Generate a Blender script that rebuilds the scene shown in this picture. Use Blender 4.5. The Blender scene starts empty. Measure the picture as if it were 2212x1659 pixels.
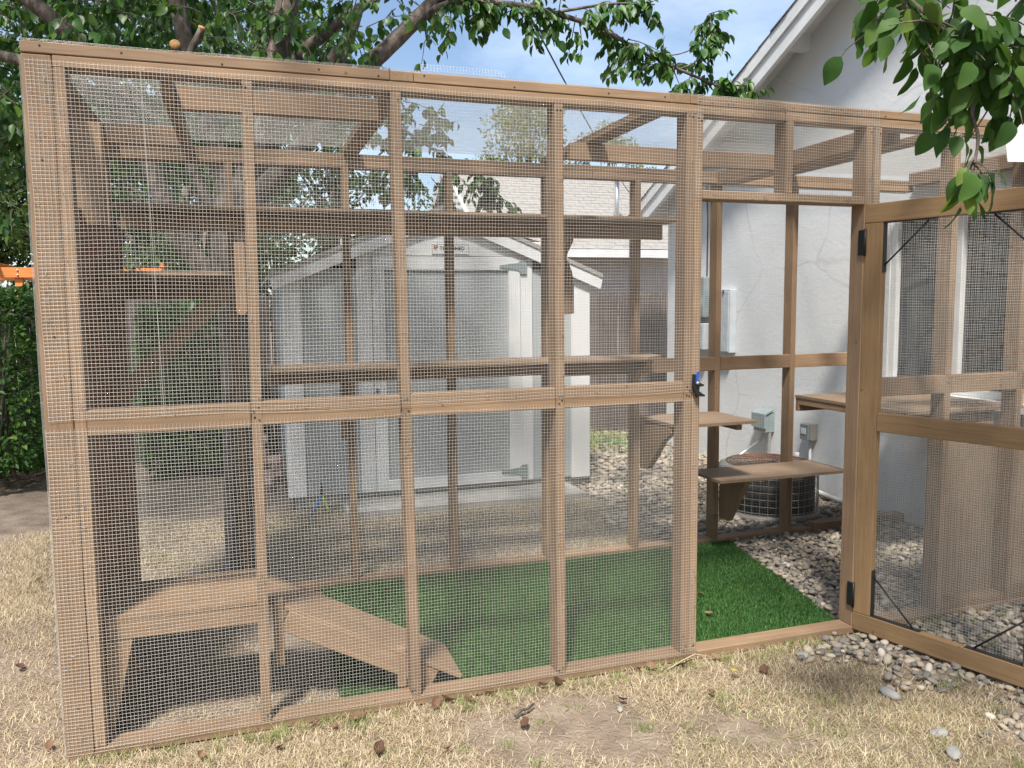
import bpy, bmesh, math, random
import numpy as np
from mathutils import Vector, Matrix, Euler

random.seed(7)
RNG = np.random.default_rng(11)
S = bpy.context.scene
COL = S.collection
R = math.radians

# ------------------------------------------------------------------ camera
CAM_POS = Vector((0.657, -3.0928, 1.6062))
YAW, PITCH, ROLL = 0.3190, 0.0977, -0.0092
FPX = 1748.27 / 2212.0                       # focal length over picture width
cd = bpy.data.cameras.new('camera')
cd.sensor_width = 36.0
cd.lens = 36.0 * FPX
cd.clip_start = 0.05
cd.clip_end = 400
cam = bpy.data.objects.new('camera', cd)
COL.objects.link(cam)
_f = Vector((math.sin(YAW) * math.cos(PITCH), math.cos(YAW) * math.cos(PITCH), -math.sin(PITCH)))
_r0 = Vector((math.cos(YAW), -math.sin(YAW), 0))
_u0 = _r0.cross(_f)
_r = _r0 * math.cos(ROLL) + _u0 * math.sin(ROLL)
_u = -_r0 * math.sin(ROLL) + _u0 * math.cos(ROLL)
m3 = Matrix((_r, _u, -_f)).transposed()
cam.matrix_world = Matrix.Translation(CAM_POS) @ m3.to_4x4()
S.camera = cam
S.render.resolution_x, S.render.resolution_y = 1024, 768

# ------------------------------------------------------------------ sky, sun, exposure
SUN_TO = Vector((-0.25, -0.47, 0.85)).normalized()       # direction towards the sun
SUN_EL = math.asin(SUN_TO.z)
SUN_AZ = math.atan2(SUN_TO.x, SUN_TO.y)
w = bpy.data.worlds.new('World')
S.world = w
w.use_nodes = True
nt = w.node_tree
bg = nt.nodes['Background']
sky = nt.nodes.new('ShaderNodeTexSky')
sky.sky_type = 'NISHITA'
sky.sun_disc = False
sky.sun_elevation = SUN_EL
sky.sun_rotation = SUN_AZ % (2 * math.pi)
sky.air_density = 1.0
sky.dust_density = 1.2
sky.ozone_density = 1.0
tc = nt.nodes.new('ShaderNodeTexCoord')
mp = nt.nodes.new('ShaderNodeMapping')
mp.inputs['Scale'].default_value = (1.4, 1.4, 3.6)
nz = nt.nodes.new('ShaderNodeTexNoise')
nz.inputs['Scale'].default_value = 2.2
nz.inputs['Detail'].default_value = 7
nz.inputs['Roughness'].default_value = 0.58
cr = nt.nodes.new('ShaderNodeValToRGB')
cr.color_ramp.elements[0].position = 0.42
cr.color_ramp.elements[1].position = 0.80
cr.color_ramp.elements[0].color = (0, 0, 0, 1)
cr.color_ramp.elements[1].color = (0.5, 0.5, 0.5, 1)
mx = nt.nodes.new('ShaderNodeMixRGB')
mx.inputs['Color2'].default_value = (8.2, 9.0, 10.0, 1)
L = nt.links.new
L(tc.outputs['Generated'], mp.inputs['Vector'])
L(mp.outputs['Vector'], nz.inputs['Vector'])
L(nz.outputs['Fac'], cr.inputs['Fac'])
L(cr.outputs['Color'], mx.inputs['Fac'])
L(sky.outputs['Color'], mx.inputs['Color1'])
L(mx.outputs['Color'], bg.inputs['Color'])
bg.inputs['Strength'].default_value = 0.115
sd = bpy.data.lights.new('sun', 'SUN')
sd.energy = 4.2
sd.angle = R(7.0)
sd.color = (1.0, 0.95, 0.87)
sun = bpy.data.objects.new('sun', sd)
COL.objects.link(sun)
sun.rotation_euler = SUN_TO.to_track_quat('Z', 'Y').to_euler()
sun.location = (-2, -5, 8)
S.view_settings.view_transform = 'Standard'
S.view_settings.look = 'None'
S.view_settings.exposure = 0.75
S.view_settings.gamma = 1.0
S.render.engine = 'CYCLES'
S.cycles.max_bounces = 5
S.cycles.diffuse_bounces = 3
S.cycles.glossy_bounces = 2
S.cycles.transmission_bounces = 4

# ------------------------------------------------------------------ helpers
W = {}


def put(o, mw, parent=None):
    W[o] = mw.copy()
    if parent is not None:
        o.parent = parent
        o.matrix_parent_inverse = W[parent].inverted()
    o.matrix_basis = mw
    return o


def link(name, me, mat=None, parent=None, mw=None):
    o = bpy.data.objects.new(name, me)
    COL.objects.link(o)
    if mat is not None and me is not None and len(me.materials) == 0:
        me.materials.append(mat)
    put(o, mw if mw is not None else Matrix.Identity(4), parent)
    return o


def tag(o, label=None, cat=None, group=None, kind=None):
    if label:
        o['label'] = label
    if cat:
        o['category'] = cat
    if group:
        o['group'] = group
    if kind:
        o['kind'] = kind
    return o


def thing(name, loc, label, cat, group=None):
    o = bpy.data.objects.new(name, None)
    COL.objects.link(o)
    o.empty_display_size = 0.2
    put(o, Matrix.Translation(Vector(loc)))
    return tag(o, label, cat, group)


def mesh_np(name, V, F, smooth=False):
    """V (n,3), F (m,3) or (m,4) arrays, or list of such arrays"""
    if not isinstance(F, (list, tuple)):
        F = [F]
    F = [np.asarray(f, dtype=np.int32) for f in F if len(f)]
    V = np.asarray(V, dtype=np.float32)
    me = bpy.data.meshes.new(name)
    me.vertices.add(len(V))
    me.vertices.foreach_set('co', V.ravel())
    idx = np.concatenate([f.ravel() for f in F])
    tot = np.concatenate([np.full(len(f), f.shape[1], dtype=np.int32) for f in F])
    st = np.concatenate([[0], np.cumsum(tot)[:-1]]).astype(np.int32)
    me.loops.add(len(idx))
    me.loops.foreach_set('vertex_index', idx)
    me.polygons.add(len(tot))
    me.polygons.foreach_set('loop_start', st)
    me.polygons.foreach_set('loop_total', tot)
    if smooth:
        me.polygons.foreach_set('use_smooth', np.ones(len(tot), dtype=bool))
    me.update(calc_edges=True)
    me.validate()
    return me


def pymesh(name, V, F, smooth=False):
    me = bpy.data.meshes.new(name)
    me.from_pydata([tuple(v) for v in V], [], F)
    bm = bmesh.new()
    bm.from_mesh(me)
    bmesh.ops.recalc_face_normals(bm, faces=bm.faces)
    bm.to_mesh(me)
    bm.free()
    if smooth:
        for pl in me.polygons:
            pl.use_smooth = True
    me.update()
    return me


def cbox_data(hx, hy, hz, c):
    c = min(c, hx * 0.6, hy * 0.6, hz * 0.6)
    h = (hx, hy, hz)
    V, ix = [], {}
    for sx in (-1, 1):
        for sy in (-1, 1):
            for sz in (-1, 1):
                s = (sx, sy, sz)
                for a in range(3):
                    ix[(s, a)] = len(V)
                    V.append(tuple(s[k] * (h[k] if k == a else h[k] - c) for k in range(3)))
    F = []
    for a in range(3):
        b, d = [k for k in range(3) if k != a]
        for sg in (-1, 1):
            q = []
            for (i, j) in ((-1, -1), (1, -1), (1, 1), (-1, 1)):
                s = [0, 0, 0]
                s[a], s[b], s[d] = sg, i, j
                q.append(ix[(tuple(s), a)])
            F.append(q)
    for a in range(3):
        b, d = [k for k in range(3) if k != a]
        for i in (-1, 1):
            for j in (-1, 1):
                s0, s1 = [0, 0, 0], [0, 0, 0]
                s0[a], s1[a] = -1, 1
                s0[b] = s1[b] = i
                s0[d] = s1[d] = j
                s0, s1 = tuple(s0), tuple(s1)
                F.append([ix[(s0, b)], ix[(s1, b)], ix[(s1, d)], ix[(s0, d)]])
    for sx in (-1, 1):
        for sy in (-1, 1):
            for sz in (-1, 1):
                F.append([ix[((sx, sy, sz), a)] for a in range(3)])
    return V, F


def lumber(name, p0, p1, wdt, dpt, side, mat, parent, c=0.003):
    """a sawn board from p0 to p1 (centre line); local Z runs along it"""
    p0, p1 = Vector(p0), Vector(p1)
    z = (p1 - p0)
    ln = z.length
    z.normalize()
    x = Vector(side)
    x = (x - z * x.dot(z)).normalized()
    y = z.cross(x)
    V, F = cbox_data(wdt / 2, dpt / 2, ln / 2, c)
    me = pymesh(name, V, F)
    mw = Matrix.Translation((p0 + p1) / 2) @ Matrix((x, y, z)).transposed().to_4x4()
    return link(name, me, mat, parent, mw)


def box(name, xr, yr, zr, mat, parent, c=0.003):
    d = [xr[1] - xr[0], yr[1] - yr[0], zr[1] - zr[0]]
    ce = [(xr[0] + xr[1]) / 2, (yr[0] + yr[1]) / 2, (zr[0] + zr[1]) / 2]
    a = d.index(max(d))
    b = (a + 1) % 3
    e = [0, 0, 0]
    e[a] = d[a] / 2
    s = [0, 0, 0]
    s[b] = 1
    k = (a + 2) % 3
    return lumber(name, [ce[i] - e[i] for i in range(3)], [ce[i] + e[i] for i in range(3)], d[b], d[k], s, mat, parent, c)


def prism(name, poly, axis, a0, a1, mat, parent, smooth=False):
    """2D polygon extruded along axis 0/1/2; poly gives the two other coordinates in order"""
    n = len(poly)
    o = [k for k in range(3) if k != axis]
    V = []
    for a in (a0, a1):
        for q in poly:
            v = [0, 0, 0]
            v[axis] = a
            v[o[0]], v[o[1]] = q
            V.append(v)
    F = [list(range(n)), list(range(2 * n - 1, n - 1, -1))]
    F += [[i, (i + 1) % n, n + (i + 1) % n, n + i] for i in range(n)]
    ce = np.mean(np.array(V), axis=0)
    V = [tuple(np.array(v) - ce) for v in V]
    return link(name, pymesh(name, V, F, smooth), mat, parent, Matrix.Translation(Vector(ce)))


def tube_arrays(pts, rad, n=8, off=0, jit=0.0, cap=True):
    pts = [Vector(q) for q in pts]
    if not hasattr(rad, '__len__'):
        rad = [rad] * len(pts)
    V, F = [], []
    t = (pts[1] - pts[0]).normalized()
    x = t.orthogonal().normalized()
    for i, q in enumerate(pts):
        if i == 0:
            tt = pts[1] - pts[0]
        elif i == len(pts) - 1:
            tt = pts[-1] - pts[-2]
        else:
            tt = pts[i + 1] - pts[i - 1]
        tt.normalize()
        x = (x - tt * x.dot(tt)).normalized()
        y = tt.cross(x)
        for k in range(n):
            a = 2 * math.pi * k / n
            r = rad[i] * (1 + (random.uniform(-jit, jit) if jit else 0))
            V.append(tuple(q + x * (math.cos(a) * r) + y * (math.sin(a) * r)))
    for i in range(len(pts) - 1):
        for k in range(n):
            a, b = i * n + k, i * n + (k + 1) % n
            F.append([off + a, off + b, off + b + n, off + a + n])
    if cap:
        F.append([off + k for k in range(n)][::-1])
        F.append([off + (len(pts) - 1) * n + k for k in range(n)])
    return V, F


def tube(name, pts, rad, mat, parent, n=8, jit=0.0, smooth=True):
    V, F = tube_arrays(pts, rad, n, 0, jit)
    ce = Vector(pts[0])
    V = [tuple(Vector(v) - ce) for v in V]
    return link(name, pymesh(name, V, F, smooth), mat, parent, Matrix.Translation(ce))


def smooth_path(pts, sub=4):
    """Catmull-Rom through (x,y,z,r) points"""
    P = [np.array(q, float) for q in pts]
    P = [2 * P[0] - P[1]] + P + [2 * P[-1] - P[-2]]
    out = []
    for i in range(1, len(P) - 2):
        for k in range(sub):
            t = k / sub
            a, b, c, d = P[i - 1], P[i], P[i + 1], P[i + 2]
            out.append(0.5 * ((2 * b) + (c - a) * t + (2 * a - 5 * b + 4 * c - d) * t * t + (3 * b - a - 3 * c + d) * t ** 3))
    out.append(P[-2])
    return out


def lathe(name, prof, mat, parent, mw, n=24, smooth=True):
    V, F = [], []
    for (r, z) in prof:
        for k in range(n):
            a = 2 * math.pi * k / n
            V.append((r * math.cos(a), r * math.sin(a), z))
    for i in range(len(prof) - 1):
        for k in range(n):
            a, b = i * n + k, i * n + (k + 1) % n
            F.append([a, b, b + n, a + n])
    F.append(list(range(n))[::-1])
    F.append([(len(prof) - 1) * n + k for k in range(n)])
    return link(name, pymesh(name, V, F, smooth), mat, parent, mw)


_ph = RNG.uniform(0, 6.28, (14, 1))
_kv = RNG.normal(0, 1, (14, 2))


def field(x, y, sc=1.0):
    """smooth pseudo-noise, about 0..1"""
    a = np.sin(_kv[:, :1] * sc * x[None] * 2.2 + _kv[:, 1:] * sc * y[None] * 2.2 + _ph)
    return 0.5 + a.sum(0) / 14 * 1.35


# ------------------------------------------------------------------ materials
def mat_new(name):
    m = bpy.data.materials.new(name)
    m.use_nodes = True
    n = m.node_tree.nodes
    return m, m.node_tree, n['Principled BSDF'], n


def ramp(nt, stops):
    r = nt.nodes.new('ShaderNodeValToRGB')
    el = r.color_ramp.elements
    while len(el) > 1:
        el.remove(el[-1])
    el[0].position = stops[0][0]
    el[0].color = (*stops[0][1], 1)
    for pz, c in stops[1:]:
        e = el.new(pz)
        e.color = (*c, 1)
    return r


def noise_mat(name, stops, scale=8, detail=6, rough=0.7, bump=0.2, bscale=None, bdist=0.01, stretch=(1, 1, 1), metallic=0.0, coord='Object', distort=0.0, rvar=0.0, spec=0.4):
    m, t, b, n = mat_new(name)
    co = n.new('ShaderNodeTexCoord')
    ma = n.new('ShaderNodeMapping')
    ma.inputs['Scale'].default_value = stretch
    nz = n.new('ShaderNodeTexNoise')
    nz.inputs['Scale'].default_value = scale
    nz.inputs['Detail'].default_value = detail
    nz.inputs['Distortion'].default_value = distort
    r = ramp(t, stops)
    t.links.new(co.outputs[coord], ma.inputs['Vector'])
    vec = ma.outputs['Vector']
    if rvar:
        oi = n.new('ShaderNodeObjectInfo')
        ad = n.new('ShaderNodeVectorMath')
        ad.operation = 'ADD'
        mu = n.new('ShaderNodeMath')
        mu.operation = 'MULTIPLY'
        mu.inputs[1].default_value = 37.0
        t.links.new(oi.outputs['Random'], mu.inputs[0])
        t.links.new(vec, ad.inputs[0])
        t.links.new(mu.outputs[0], ad.inputs[1])
        vec = ad.outputs[0]
    t.links.new(vec, nz.inputs['Vector'])
    t.links.new(nz.outputs['Fac'], r.inputs['Fac'])
    colout = r.outputs['Color']
    if rvar:
        hs = n.new('ShaderNodeHueSaturation')
        mr = n.new('ShaderNodeMapRange')
        mr.inputs['To Min'].default_value = 1 - rvar
        mr.inputs['To Max'].default_value = 1 + rvar
        t.links.new(oi.outputs['Random'], mr.inputs['Value'])
        t.links.new(mr.outputs[0], hs.inputs['Value'])
        t.links.new(colout, hs.inputs['Color'])
        colout = hs.outputs['Color']
    t.links.new(colout, b.inputs['Base Color'])
    b.inputs['Roughness'].default_value = rough
    b.inputs['Metallic'].default_value = metallic
    b.inputs['Specular IOR Level'].default_value = spec
    if bump:
        n2 = n.new('ShaderNodeTexNoise')
        n2.inputs['Scale'].default_value = bscale or scale * 4
        n2.inputs['Detail'].default_value = 6
        t.links.new(vec, n2.inputs['Vector'])
        bp = n.new('ShaderNodeBump')
        bp.inputs['Strength'].default_value = bump
        bp.inputs['Distance'].default_value = bdist
        t.links.new(n2.outputs['Fac'], bp.inputs['Height'])
        t.links.new(bp.outputs['Normal'], b.inputs['Normal'])
    return m


def wood_paint(name, c0, c1, c2, rough=0.62, rvar=0.10):
    """painted sawn timber: faint raised grain along local Z, knots, scuffs"""
    m, t, b, n = mat_new(name)
    co = n.new('ShaderNodeTexCoord')
    oi = n.new('ShaderNodeObjectInfo')
    mu = n.new('ShaderNodeMath')
    mu.operation = 'MULTIPLY'
    mu.inputs[1].default_value = 53.0
    ad = n.new('ShaderNodeVectorMath')
    ad.operation = 'ADD'
    t.links.new(oi.outputs['Random'], mu.inputs[0])
    t.links.new(co.outputs['Object'], ad.inputs[0])
    t.links.new(mu.outputs[0], ad.inputs[1])
    ma = n.new('ShaderNodeMapping')
    ma.inputs['Scale'].default_value = (60, 60, 2.2)
    t.links.new(ad.outputs[0], ma.inputs['Vector'])
    g = n.new('ShaderNodeTexNoise')
    g.inputs['Scale'].default_value = 1.4
    g.inputs['Detail'].default_value = 5
    g.inputs['Distortion'].default_value = 1.2
    t.links.new(ma.outputs['Vector'], g.inputs['Vector'])
    r = ramp(t, [(0.25, c0), (0.55, c1), (0.8, c2)])
    t.links.new(g.outputs['Fac'], r.inputs['Fac'])
    # blotchy weathering
    bl = n.new('ShaderNodeTexNoise')
    bl.inputs['Scale'].default_value = 5.0
    bl.inputs['Detail'].default_value = 6
    t.links.new(ad.outputs[0], bl.inputs['Vector'])
    mr = n.new('ShaderNodeMapRange')
    mr.inputs['From Min'].default_value = 0.3
    mr.inputs['From Max'].default_value = 0.7
    mr.inputs['To Min'].default_value = 0.86
    mr.inputs['To Max'].default_value = 1.1
    t.links.new(bl.outputs['Fac'], mr.inputs['Value'])
    mr2 = n.new('ShaderNodeMapRange')
    mr2.inputs['To Min'].default_value = 1 - rvar
    mr2.inputs['To Max'].default_value = 1 + rvar
    t.links.new(oi.outputs['Random'], mr2.inputs['Value'])
    mm = n.new('ShaderNodeMath')
    mm.operation = 'MULTIPLY'
    t.links.new(mr.outputs[0], mm.inputs[0])
    t.links.new(mr2.outputs[0], mm.inputs[1])
    hs = n.new('ShaderNodeHueSaturation')
    t.links.new(r.outputs['Color'], hs.inputs['Color'])
    t.links.new(mm.outputs[0], hs.inputs['Value'])
    # dark knots and nail marks
    vo = n.new('ShaderNodeTexVoronoi')
    vo.inputs['Scale'].default_value = 9
    t.links.new(ad.outputs[0], vo.inputs['Vector'])
    kr = ramp(t, [(0.0, (1, 1, 1)), (0.045, (1, 1, 1)), (0.07, (0, 0, 0))])
    t.links.new(vo.outputs['Distance'], kr.inputs['Fac'])
    mk = n.new('ShaderNodeMixRGB')
    mk.inputs['Color2'].default_value = (c0[0] * 0.35, c0[1] * 0.3, c0[2] * 0.28, 1)
    sc = n.new('ShaderNodeMath')
    sc.operation = 'MULTIPLY'
    sc.inputs[1].default_value = 0.55
    t.links.new(kr.outputs['Color'], sc.inputs[0])
    t.links.new(sc.outputs[0], mk.inputs['Fac'])
    t.links.new(hs.outputs['Color'], mk.inputs['Color1'])
    t.links.new(mk.outputs['Color'], b.inputs['Base Color'])
    b.inputs['Roughness'].default_value = rough
    b.inputs['Specular IOR Level'].default_value = 0.3
    bp = n.new('ShaderNodeBump')
    bp.inputs['Strength'].default_value = 0.5
    bp.inputs['Distance'].default_value = 0.002
    t.links.new(g.outputs['Fac'], bp.inputs['Height'])
    t.links.new(bp.outputs['Normal'], b.inputs['Normal'])
    return m


def island_mat(name, stops, rough=0.6, trans=0.0, spec=0.3, tcol=None, bump=0.0):
    """colour varies from piece to piece of one mesh"""
    m, t, b, n = mat_new(name)
    ge = n.new('ShaderNodeNewGeometry')
    oi = n.new('ShaderNodeObjectInfo')
    ad = n.new('ShaderNodeMath')
    ad.operation = 'ADD'
    fr = n.new('ShaderNodeMath')
    fr.operation = 'FRACT'
    t.links.new(ge.outputs['Random Per Island'], ad.inputs[0])
    t.links.new(oi.outputs['Random'], ad.inputs[1])
    t.links.new(ad.outputs[0], fr.inputs[0])
    r = ramp(t, stops)
    t.links.new(fr.outputs[0], r.inputs['Fac'])
    t.links.new(r.outputs['Color'], b.inputs['Base Color'])
    b.inputs['Roughness'].default_value = rough
    b.inputs['Specular IOR Level'].default_value = spec
    if bump:
        co = n.new('ShaderNodeTexCoord')
        n2 = n.new('ShaderNodeTexNoise')
        n2.inputs['Scale'].default_value = 60
        t.links.new(co.outputs['Object'], n2.inputs['Vector'])
        bp = n.new('ShaderNodeBump')
        bp.inputs['Strength'].default_value = bump
        bp.inputs['Distance'].default_value = 0.003
        t.links.new(n2.outputs['Fac'], bp.inputs['Height'])
        t.links.new(bp.outputs['Normal'], b.inputs['Normal'])
    if trans:
        tr = n.new('ShaderNodeBsdfTranslucent')
        mi = n.new('ShaderNodeMixShader')
        mi.inputs['Fac'].default_value = trans
        hs = n.new('ShaderNodeHueSaturation')
        hs.inputs['Saturation'].default_value = 1.15
        hs.inputs['Value'].default_value = 1.7
        hs.inputs['Hue'].default_value = 0.485
        t.links.new(r.outputs['Color'], hs.inputs['Color'])
        t.links.new(hs.outputs['Color'], tr.inputs['Color'])
        t.links.new(b.outputs['BSDF'], mi.inputs[1])
        t.links.new(tr.outputs['BSDF'], mi.inputs[2])
        t.links.new(mi.outputs['Shader'], n['Material Output'].inputs['Surface'])
    return m


def plain(name, c, rough=0.5, metallic=0.0, spec=0.4):
    return noise_mat(name, [(0.3, tuple(x * 0.88 for x in c)), (0.7, tuple(min(1, x * 1.08) for x in c))], scale=14, rough=rough, bump=0.06, metallic=metallic, spec=spec)


M = {}
M['wood'] = wood_paint('painted_tan_timber', (0.232, 0.150, 0.090), (0.292, 0.193, 0.119), (0.335, 0.226, 0.144), rvar=0.14)
M['door'] = wood_paint('painted_golden_timber', (0.235, 0.142, 0.070), (0.29, 0.182, 0.093), (0.325, 0.21, 0.112), rvar=0.06)
M['panel'] = wood_paint('stained_plywood', (0.19, 0.085, 0.040), (0.25, 0.118, 0.057), (0.29, 0.15, 0.075))
M['shelf'] = wood_paint('painted_plywood', (0.23, 0.16, 0.105), (0.28, 0.20, 0.135), (0.32, 0.23, 0.16))
M['wire'] = plain('galvanized_wire', (0.68, 0.655, 0.61), rough=0.4, metallic=0.2)
M['black'] = plain('black_steel', (0.018, 0.018, 0.02), rough=0.45)
M['shedwall'] = noise_mat('grey_shed_siding', [(0.3, (0.36, 0.39, 0.40)), (0.7, (0.43, 0.46, 0.47))], scale=3, bump=0.25, bscale=40, bdist=0.003, stretch=(1, 1, 0.3), rough=0.7)
M['shedtrim'] = noise_mat('white_shed_trim', [(0.3, (0.66, 0.67, 0.68)), (0.7, (0.76, 0.77, 0.77))], scale=4, bump=0.3, bscale=60, bdist=0.002, stretch=(1, 1, 0.3), rough=0.6)
M['white'] = noise_mat('white_paint', [(0.3, (0.68, 0.69, 0.69)), (0.7, (0.80, 0.80, 0.79))], scale=5, bump=0.15, rough=0.55)
M['concrete'] = noise_mat('grey_concrete', [(0.3, (0.24, 0.24, 0.23)), (0.7, (0.36, 0.35, 0.33))], scale=9, bump=0.4, rough=0.9)
M['barkd'] = noise_mat('ridged_bark', [(0.3, (0.055, 0.045, 0.038)), (0.5, (0.13, 0.105, 0.088)), (0.72, (0.24, 0.20, 0.17))], scale=22, detail=8, bump=1.0, bscale=34, bdist=0.02, stretch=(1, 1, 0.35), rough=0.9, distort=1.0)
M['cut'] = noise_mat('fresh_cut_wood', [(0.3, (0.42, 0.21, 0.07)), (0.7, (0.62, 0.38, 0.17))], scale=60, bump=0.3, rough=0.8)
M['pear'] = island_mat('pear_leaf', [(0.0, (0.028, 0.075, 0.018)), (0.45, (0.045, 0.115, 0.025)), (0.8, (0.07, 0.16, 0.032)), (1.0, (0.13, 0.24, 0.045))], rough=0.42, trans=0.34, spec=0.45)
M['near'] = island_mat('near_leaf', [(0.0, (0.035, 0.085, 0.02)), (0.5, (0.055, 0.13, 0.03)), (0.85, (0.09, 0.18, 0.04)), (1.0, (0.16, 0.23, 0.05))], rough=0.55, trans=0.40, spec=0.25)
M['far'] = island_mat('oak_leaf', [(0.0, (0.022, 0.05, 0.016)), (0.5, (0.045, 0.085, 0.025)), (1.0, (0.095, 0.15, 0.04))], rough=0.55, trans=0.3)
M['olive'] = island_mat('olive_leaf', [(0.0, (0.09, 0.115, 0.035)), (0.5, (0.15, 0.18, 0.05)), (1.0, (0.22, 0.24, 0.075))], rough=0.6, trans=0.3)
M['hedge'] = island_mat('hedge_leaf', [(0.0, (0.03, 0.08, 0.022)), (0.5, (0.055, 0.125, 0.03)), (0.85, (0.10, 0.20, 0.045)), (1.0, (0.17, 0.29, 0.06))], rough=0.45, trans=0.3)
M['straw'] = island_mat('dry_grass', [(0.0, (0.24, 0.175, 0.11)), (0.35, (0.42, 0.335, 0.21)), (0.7, (0.56, 0.475, 0.32)), (1.0, (0.70, 0.63, 0.47))], rough=0.7, trans=0.2)
M['green'] = island_mat('living_grass', [(0.0, (0.13, 0.18, 0.055)), (0.5, (0.22, 0.27, 0.09)), (1.0, (0.36, 0.36, 0.15))], rough=0.6, trans=0.25)
M['turf'] = island_mat('plastic_turf_pile', [(0.0, (0.026, 0.085, 0.018)), (0.5, (0.05, 0.15, 0.032)), (0.9, (0.085, 0.205, 0.05)), (1.0, (0.20, 0.23, 0.075))], rough=0.5, trans=0.18, spec=0.35)
M['turfbase'] = noise_mat('turf_backing', [(0.3, (0.012, 0.045, 0.010)), (0.7, (0.025, 0.085, 0.016))], scale=80, rough=0.9, bump=0.6)
M['soil'] = noise_mat('dry_soil', [(0.25, (0.15, 0.112, 0.085)), (0.5, (0.23, 0.178, 0.135)), (0.75, (0.31, 0.25, 0.19))], scale=7, detail=10, bump=0.8, bscale=55, bdist=0.02, rough=0.95)
M['pebble'] = island_mat('river_pebble', [(0.0, (0.14, 0.13, 0.12)), (0.25, (0.22, 0.20, 0.175)), (0.5, (0.30, 0.255, 0.20)), (0.75, (0.36, 0.30, 0.225)), (0.92, (0.42, 0.36, 0.29)), (1.0, (0.54, 0.48, 0.41))], rough=0.7, bump=0.3)
M['fence'] = wood_paint('weathered_fence_wood', (0.085, 0.068, 0.062), (0.125, 0.10, 0.092), (0.17, 0.14, 0.13), rough=0.9, rvar=0.22)
M['brick'] = noise_mat('old_brick', [(0.3, (0.33, 0.22, 0.19)), (0.7, (0.50, 0.38, 0.33))], scale=14, bump=0.5, rough=0.9, rvar=0.2)
M['orange'] = wood_paint('orange_stained_cedar', (0.62, 0.19, 0.05), (0.74, 0.26, 0.075), (0.80, 0.33, 0.11), rvar=0.05)
M['blue'] = plain('blue_plastic', (0.02, 0.09, 0.42), rough=0.4)
M['sky_blue'] = plain('light_blue_grip', (0.02, 0.22, 0.55), rough=0.45)
M['lime'] = plain('lime_grip', (0.34, 0.50, 0.04), rough=0.45)
M['rust'] = plain('rusty_fan_guard', (0.19, 0.085, 0.045), rough=0.7)
M['acdark'] = plain('condenser_fins', (0.045, 0.047, 0.05), rough=0.6)
M['beige'] = plain('beige_sheet_metal', (0.30, 0.285, 0.255), rough=0.5)
M['elgrey'] = plain('grey_enamel', (0.22, 0.27, 0.28), rough=0.45)
M['panelblue'] = plain('pale_grey_panel_paint', (0.44, 0.48, 0.51), rough=0.5)
M['conduit'] = plain('zinc_conduit', (0.55, 0.55, 0.55), rough=0.35, metallic=0.6)
M['pvc'] = plain('white_pvc', (0.70, 0.70, 0.68), rough=0.45)
M['dead'] = island_mat('dead_leaf', [(0.0, (0.09, 0.045, 0.03)), (0.5, (0.16, 0.085, 0.055)), (1.0, (0.27, 0.17, 0.11))], rough=0.7, trans=0.1)
M['yellow'] = plain('yellowed_leaf', (0.52, 0.43, 0.07), rough=0.6)
M['cable'] = plain('black_cable', (0.02, 0.02, 0.022), rough=0.6)
M['hose'] = plain('green_hose', (0.05, 0.22, 0.15), rough=0.4)
M['shingle'] = noise_mat('grey_roof_shingle', [(0.3, (0.27, 0.255, 0.235)), (0.7, (0.38, 0.36, 0.33))], scale=30, bump=0.5, rough=0.95)
M['darkshingle'] = noise_mat('dark_roof_shingle', [(0.3, (0.07, 0.07, 0.075)), (0.7, (0.14, 0.14, 0.145))], scale=30, bump=0.5, rough=0.95)
M['brownwall'] = noise_mat('brown_siding', [(0.3, (0.27, 0.24, 0.24)), (0.7, (0.34, 0.31, 0.30))], scale=6, bump=0.3, rough=0.9)
M['ink'] = plain('black_print', (0.02, 0.02, 0.02), rough=0.6)
M['redink'] = plain('red_print', (0.30, 0.05, 0.05), rough=0.6)
M['dial'] = plain('meter_face', (0.62, 0.64, 0.62), rough=0.3)
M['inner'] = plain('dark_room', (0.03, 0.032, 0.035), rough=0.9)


def glass_mat():
    m, t, b, n = mat_new('window_glass')
    b.inputs['Base Color'].default_value = (0.03, 0.035, 0.04, 1)
    b.inputs['Roughness'].default_value = 0.04
    b.inputs['Specular IOR Level'].default_value = 0.7
    b.inputs['Alpha'].default_value = 1
    return m


M['glass'] = glass_mat()


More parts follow.
